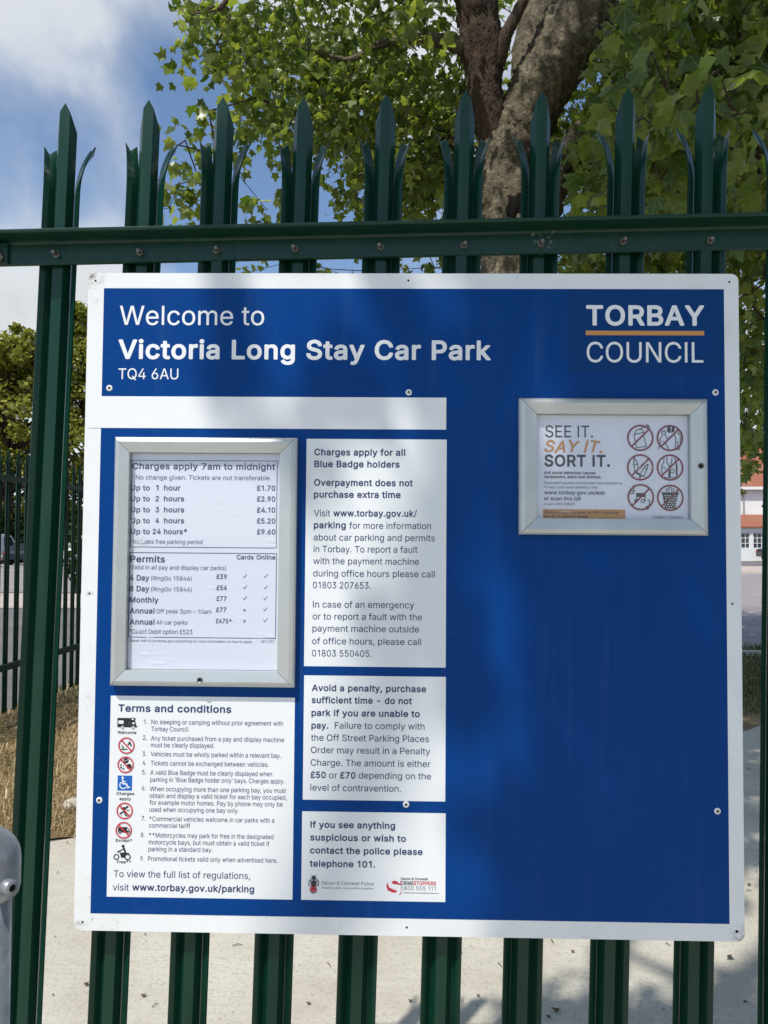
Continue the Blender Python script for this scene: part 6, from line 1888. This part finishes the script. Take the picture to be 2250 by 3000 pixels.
# ragged bushes just behind the far fence
for k, (x, y, h_, lab) in enumerate(((-6.2, 15.0, 2.3, 'dark bush close behind the receding fence, left of the sign'), (-5.0, 19.5, 2.9, 'darker taller bush further along the receding fence'))):
    bs = empty('bush', (x, y, 0))
    tag(bs, lab, 'bush', 'bushes behind the receding fence')
    gg = np.random.default_rng(50 + k)
    n = 2600
    d = gg.normal(size=(n, 3))
    d /= np.linalg.norm(d, axis=1)[:, None]
    pos = d * (gg.random(n) ** 0.4)[:, None] * np.array([0.9, 0.9, h_ / 2]) + np.array([0, 0, h_ / 2 + 0.15])
    scatter_leaves('foliage', pos, gg.uniform(0.07, 0.15, n), M['leaf_dark'], bs, (BLOB_V, BLOB_F), seed=60 + k)
    A = Acc()
    for j in range(6):
        a = j * 1.05
        V, F = tube_verts([(0.1 * math.cos(a), 0.1 * math.sin(a), -0.03), (0.5 * math.cos(a), 0.5 * math.sin(a), h_ * 0.7)], [0.025, 0.008], 5)
        A.add(V, F)
    link_mesh('stems', A.v, A.f, M['bark_dark'], bs)


# ------------------------------------------------------------------ cars
def car(name, x, y, rz, body, label, van=False):
    root = empty(name, (x, y, -0.012), (0, 0, rz))
    tag(root, label, 'van' if van else 'car', 'vehicles parked beyond the fence' if y < 70 and x < 0 else None)
    Lh = 2.45 if van else 2.1
    hw = 0.93 if van else 0.86
    if van:
        low = [(-Lh, 0.35), (-Lh, 1.2), (-Lh + .05, 1.95), (-Lh + .2, 2.05), (0.9, 2.05), (1.25, 1.95), (1.85, 1.2), (2.3, 1.05), (Lh, 0.8), (Lh, 0.35)]
    else:
        low = [(-Lh, 0.38), (-Lh, 0.75), (-Lh + .08, 0.95), (-1.65, 1.0), (-1.05, 1.40), (-0.3, 1.46), (0.35, 1.42), (1.05, 0.98), (1.75, 0.86), (Lh - .05, 0.70), (Lh, 0.38)]
    n = len(low)
    V = []
    for s in (-1, 1):
        for xx, zz in low:
            inset = 0.0 if zz < 1.0 else (zz - 1.0) * (0.06 if van else 0.32)
            V.append((xx, s * (hw - inset), zz))
    F = [tuple(range(n - 1, -1, -1)), tuple(range(n, 2 * n))] + [(i, (i + 1) % n, n + (i + 1) % n, n + i) for i in range(n)]
    b = link_mesh('body', V, F, body, root)
    bv = b.modifiers.new('b', 'BEVEL')
    bv.width, bv.segments, bv.limit_method = 0.05, 2, 'ANGLE'
    zt = 1.36 if not van else 1.85
    for s in (-1, 1):
        if van:
            pts = [(0.45, 1.2), (1.6, 1.2), (1.2, zt), (0.45, zt)]
        else:
            pts = [(-1.35, 1.0), (0.85, 1.0), (0.32, zt), (-0.95, zt)]
        V = [(xx, s * (hw - max(0, zz - 1.0) * (0.06 if van else 0.32) + 0.006), zz) for xx, zz in pts] + [(xx, s * (hw - max(0, zz - 1.0) * (0.06 if van else 0.32) - 0.02), zz) for xx, zz in pts]
        link_mesh('side_window', V, [(0, 1, 2, 3), (7, 6, 5, 4), (0, 4, 5, 1), (1, 5, 6, 2), (2, 6, 7, 3), (3, 7, 4, 0)], M['window_dark'], root)
        for zx in (-1.3 if not van else -1.5, 1.3 if not van else 1.5):
            V, F = tube_verts([(zx, s * (hw - 0.16), 0.32), (zx, s * (hw + 0.01), 0.32)], [0.32, 0.32], 20)
            wl = link_mesh('wheel', V, F, M['rubber'], root)
            V, F = tube_verts([(zx, s * (hw + 0.012), 0.32), (zx, s * (hw + 0.022), 0.32)], [0.20, 0.17], 16)
            link_mesh('rim', V, F, M['alu'], wl)
        box('headlight', (Lh - 0.16, s * hw * 0.80 - 0.16, 0.58), (Lh + 0.012, s * hw * 0.80 + 0.10, 0.72), M['lamp_clear'], root, 0.02)
        box('tail_light', (-Lh - 0.012, s * hw * 0.84 - 0.10, 0.72), (-Lh + 0.10, s * hw * 0.84 + 0.10, 0.88 if not van else 1.25), M['lamp_red'], root, 0.02)
    if van:
        ws = [(1.30, -0.78, 1.88), (1.30, 0.78, 1.88), (1.86, 0.82, 1.22), (1.86, -0.82, 1.22)]
    else:
        ws = [(0.42, -0.68, 1.38), (0.42, 0.68, 1.38), (1.02, 0.78, 1.01), (1.02, -0.78, 1.01)]
    d = Vector((0.03, 0, 0.03))
    V = [Vector(p) + d for p in ws] + [Vector(p) - d * 0.5 for p in ws]
    link_mesh('windscreen', V, [(0, 1, 2, 3), (7, 6, 5, 4), (0, 4, 5, 1), (1, 5, 6, 2), (2, 6, 7, 3), (3, 7, 4, 0)], M['window_dark'], root)
    return root


car('parked_van', -28.2, 51.0, 1.35, M['car_white'], 'white van parked beyond the receding fence, furthest left', True)
car('parked_car', -24.6, 50.0, 1.5, M['car_dark'], 'dark car parked beside the white van beyond the fence')
car('parked_car', -21.8, 51.0, 1.5, M['car_white'], 'white car parked next to the dark one, near the sign edge')
car('parked_car', -26.3, 44.5, 0.05, M['car_red'], 'red car crossing in front of the white van')
car('parked_car', 30.0, 58.5, 0.15, M['car_dark'], 'dark car parked in front of the white house')

# ------------------------------------------------------------------ the house across the road
hx, hy = 33.0, 62.5
house = empty('house', (hx, hy, 0), (0, 0, 0.0))
tag(house, 'white rendered house with red tiled roofs across the road', 'house')
W2, Dp, EH = 6.5, 9.0, 6.0
bm = bmesh.new()
add_box(bm, (-W2, 0, -0.02), (W2, Dp, EH))
link_bm('wall', bm, M['render'], house)
# main hipped roof
ov = 0.45
V = [(-W2 - ov, -ov, EH), (W2 + ov, -ov, EH), (W2 + ov, Dp + ov, EH), (-W2 - ov, Dp + ov, EH), (-W2 + 3.6, Dp / 2, EH + 4.3), (W2 - 3.6, Dp / 2, EH + 4.3)]
roof = link_mesh('roof', V, [(0, 1, 5, 4), (1, 2, 5), (2, 3, 4, 5), (3, 0, 4), (3, 2, 1, 0)], M['tiles'], house)
hp = Acc()
for s in (-1, 1):
    V_, F_ = tube_verts([(s * (W2 + ov), -ov, EH + 0.06), (s * (W2 - 3.6), Dp / 2, EH + 4.36)], [0.17, 0.17], 8)
    hp.add(V_, F_)
V_, F_ = tube_verts([(-W2 + 3.6, Dp / 2, EH + 4.36), (W2 - 3.6, Dp / 2, EH + 4.36)], [0.17, 0.17], 8)
hp.add(V_, F_)
link_mesh('ridge_tiles', hp.v, hp.f, M['grey_paint'], roof)
bm = bmesh.new()
add_box(bm, (1.2, Dp / 2 - 0.5, EH + 2.8), (2.4, Dp / 2 + 0.5, EH + 5.8), 0.02)
add_box(bm, (1.1, Dp / 2 - 0.6, EH + 5.8), (2.5, Dp / 2 + 0.6, EH + 6.0), 0.02)
link_bm('chimney', bm, M['tiles'], roof)
box('fascia', (-W2 - ov, -ov - 0.04, EH - 0.22), (W2 + ov, -ov - 0.003, EH + 0.02), M['gloss_white'], house)
# gabled cross wing on the left with a grey bargeboard
gx0, gx1 = -W2 - 4.6, -W2 - 0.5
gm = (gx0 + gx1) / 2
bm = bmesh.new()
V = [(gx0, -1.2, -0.02), (gx1, -1.2, -0.02), (gx1, -1.2, EH), (gm, -1.2, EH + 3.0), (gx0, -1.2, EH), (gx0, 3, -0.02), (gx1, 3, -0.02), (gx1, 3, EH), (gm, 3, EH + 3.0), (gx0, 3, EH)]
link_mesh('wing_wall', V, [(0, 1, 2, 3, 4), (9, 8, 7, 6, 5), (0, 5, 6, 1), (1, 6, 7, 2), (4, 9, 5, 0), (2, 7, 8, 3), (3, 8, 9, 4)], M['render'], house)
rt = Acc()
for s in (-1, 1):
    ex = gx0 - 0.4 if s < 0 else gx1 + 0.4
    zz = EH - 0.4 * 3.0 / 1.9
    rt.add([Vector((ex, -1.6, zz + 0.03)), Vector((gm, -1.6, EH + 3.06)), Vector((gm, 4.0, EH + 3.06)), Vector((ex, 4.0, zz + 0.03)), Vector((ex, -1.6, zz + 0.15)), Vector((gm, -1.6, EH + 3.20)), Vector((gm, 4.0, EH + 3.20)), Vector((ex, 4.0, zz + 0.15))],
           [(0, 1, 2, 3), (7, 6, 5, 4), (0, 4, 5, 1), (1, 5, 6, 2), (2, 6, 7, 3), (3, 7, 4, 0)])
link_mesh('wing_roof', rt.v, rt.f, M['tiles'], house)
bb = Acc()
for s in (-1, 1):
    ex = gx0 - 0.42 if s < 0 else gx1 + 0.42
    zz = EH - 0.42 * 3.0 / 1.9
    bb.add([Vector((ex, -1.66, zz - 0.18)), Vector((gm, -1.66, EH + 2.86)), Vector((gm, -1.66, EH + 3.22)), Vector((ex, -1.66, zz + 0.18)), Vector((ex, -1.61, zz - 0.18)), Vector((gm, -1.61, EH + 2.86)), Vector((gm, -1.61, EH + 3.22)), Vector((ex, -1.61, zz + 0.18))],
           [(0, 1, 2, 3), (7, 6, 5, 4), (0, 4, 5, 1), (1, 5, 6, 2), (2, 6, 7, 3), (3, 7, 4, 0)])
link_mesh('bargeboard', bb.v, bb.f, M['grey_paint'], house)
V, F = tube_verts([(-4.55, -0.10, 3.7), (-4.55, -0.10, 5.4), (-4.45, -0.30, 5.8)], [0.06, 0.06, 0.06], 8)
link_mesh('drainpipe', V, F, M['grey_paint'], house)
# lean-to bay roof over the ground floor windows
V = [(-W2 - 1.9, -2.6, 2.75), (W2, -2.6, 2.75), (W2, -0.003, 3.75), (-W2 - 1.9, -0.003, 3.75), (-W2 - 1.9, -2.6, 2.63), (W2, -2.6, 2.63), (W2, -0.003, 2.63), (-W2 - 1.9, -0.003, 2.63)]
link_mesh('bay_roof', V, [(0, 1, 2, 3), (4, 7, 6, 5), (0, 4, 5, 1), (1, 5, 6, 2), (3, 7, 4, 0)], M['tiles'], house)
bm = bmesh.new()
add_box(bm, (-W2 - 1.8, -2.3, -0.02), (W2 - 0.1, -0.01, 0.95))
add_box(bm, (-W2 - 1.8, -2.3, 2.25), (W2 - 0.1, -0.01, 2.62))
for x in np.arange(-W2 - 1.8, W2 - 0.2, 1.62):
    add_box(bm, (x, -2.29, 0.951), (x + 0.22, -2.0, 2.249))
add_box(bm, (-W2 - 1.7, -0.4, 0.951), (W2 - 0.2, -0.012, 2.249))
link_bm('bay_wall', bm, M['render'], house)


def window(x0, x1, z0, z1, y, nx, nz):
    bm = bmesh.new()
    t = 0.06
    add_box(bm, (x0, y - 0.03, z0), (x1, y + 0.05, z0 + t))
    add_box(bm, (x0, y - 0.03, z1 - t), (x1, y + 0.05, z1))
    add_box(bm, (x0, y - 0.029, z0 + t), (x0 + t, y + 0.05, z1 - t))
    add_box(bm, (x1 - t, y - 0.029, z0 + t), (x1, y + 0.05, z1 - t))
    for k in range(1, nx):
        xx = x0 + (x1 - x0) * k / nx
        add_box(bm, (xx - 0.022, y - 0.02, z0 + t), (xx + 0.022, y + 0.03, z1 - t))
    for k in range(1, nz):
        zz = z0 + (z1 - z0) * k / nz
        add_box(bm, (x0 + t, y - 0.016, zz - 0.022), (x1 - t, y + 0.028, zz + 0.022))
    f = link_bm('window', bm, M['gloss_white'], house)
    box('pane', (x0 + 0.01, y + 0.032, z0 + 0.01), (x1 - 0.01, y + 0.045, z1 - 0.01), M['window_dark'], f)


for x in np.arange(-W2 - 1.58, W2 - 0.4, 1.62):
    window(x + 0.01, x + 1.39, 0.97, 2.23, -2.2, 4, 3)
for x in (-1.5, 3.2):
    window(x, x + 1.9, 3.95, 5.3, -0.02, 4, 2)
# front garden hedge, white posts with a rope
fh = empty('hedge', (33.5, 57.0, 0.1))
tag(fh, 'low green garden hedge in front of the white house', 'hedge')
gg = np.random.default_rng(71)
pos = np.stack([gg.uniform(-1.0, 5, 3500), gg.uniform(-0.5, 0.5, 3500), gg.uniform(0.05, 1.5, 3500)], 1)
scatter_leaves('foliage', pos, gg.uniform(0.12, 0.25, 3500), M['leaf_dark'], fh, (BLOB_V, BLOB_F), seed=72)
A = Acc()
for k in range(6):
    V, F = tube_verts([(-0.8 + k * 1.1, 0, -0.2), (-0.8 + k * 1.1, 0.05, 1.2)], [0.04, 0.02], 5)
    A.add(V, F)
link_mesh('stems', A.v, A.f, M['bark_dark'], fh)
rf = empty('rope_fence', (27.5, 50.5, 0))
tag(rf, 'low white post and rope fence along the far pavement', 'fence')
for k in range(6):
    bm = bmesh.new()
    add_box(bm, (k * 1.6 - 0.07, -0.07, -0.02), (k * 1.6 + 0.07, 0.07, 0.95), 0.015)
    link_bm('post', bm, M['gloss_white'], rf)
P = []
for k in range(6):
    for t in range(6):
        if k == 5 and t:
            break
        P.append((k * 1.6 + t * 1.6 / 6, -0.08, 0.82 - 0.16 * math.sin(math.pi * t / 6)))
V, F = tube_verts(P, [0.022] * len(P), 6)
link_mesh('rope', V, F, M['gloss_white'], rf)
# overhead service cables
for k, (z0, z1) in enumerate(((8.6, 9.4), (9.4, 10.0))):
    pts = []
    for t in np.linspace(0, 1, 14):
        pts.append((14 + 34 * t, 42 + 6 * t, z0 + (z1 - z0) * t - 0.9 * math.sin(math.pi * t)))
    V, F = tube_verts(pts, [0.012] * len(pts), 6)
    c_ = link_mesh('overhead_cable', V, F, M['cable'])
    tag(c_, ('lower thin black cable crossing the sky right of the sign', 'upper thin black cable crossing the sky right of the sign')[k], 'cable', 'overhead cables')
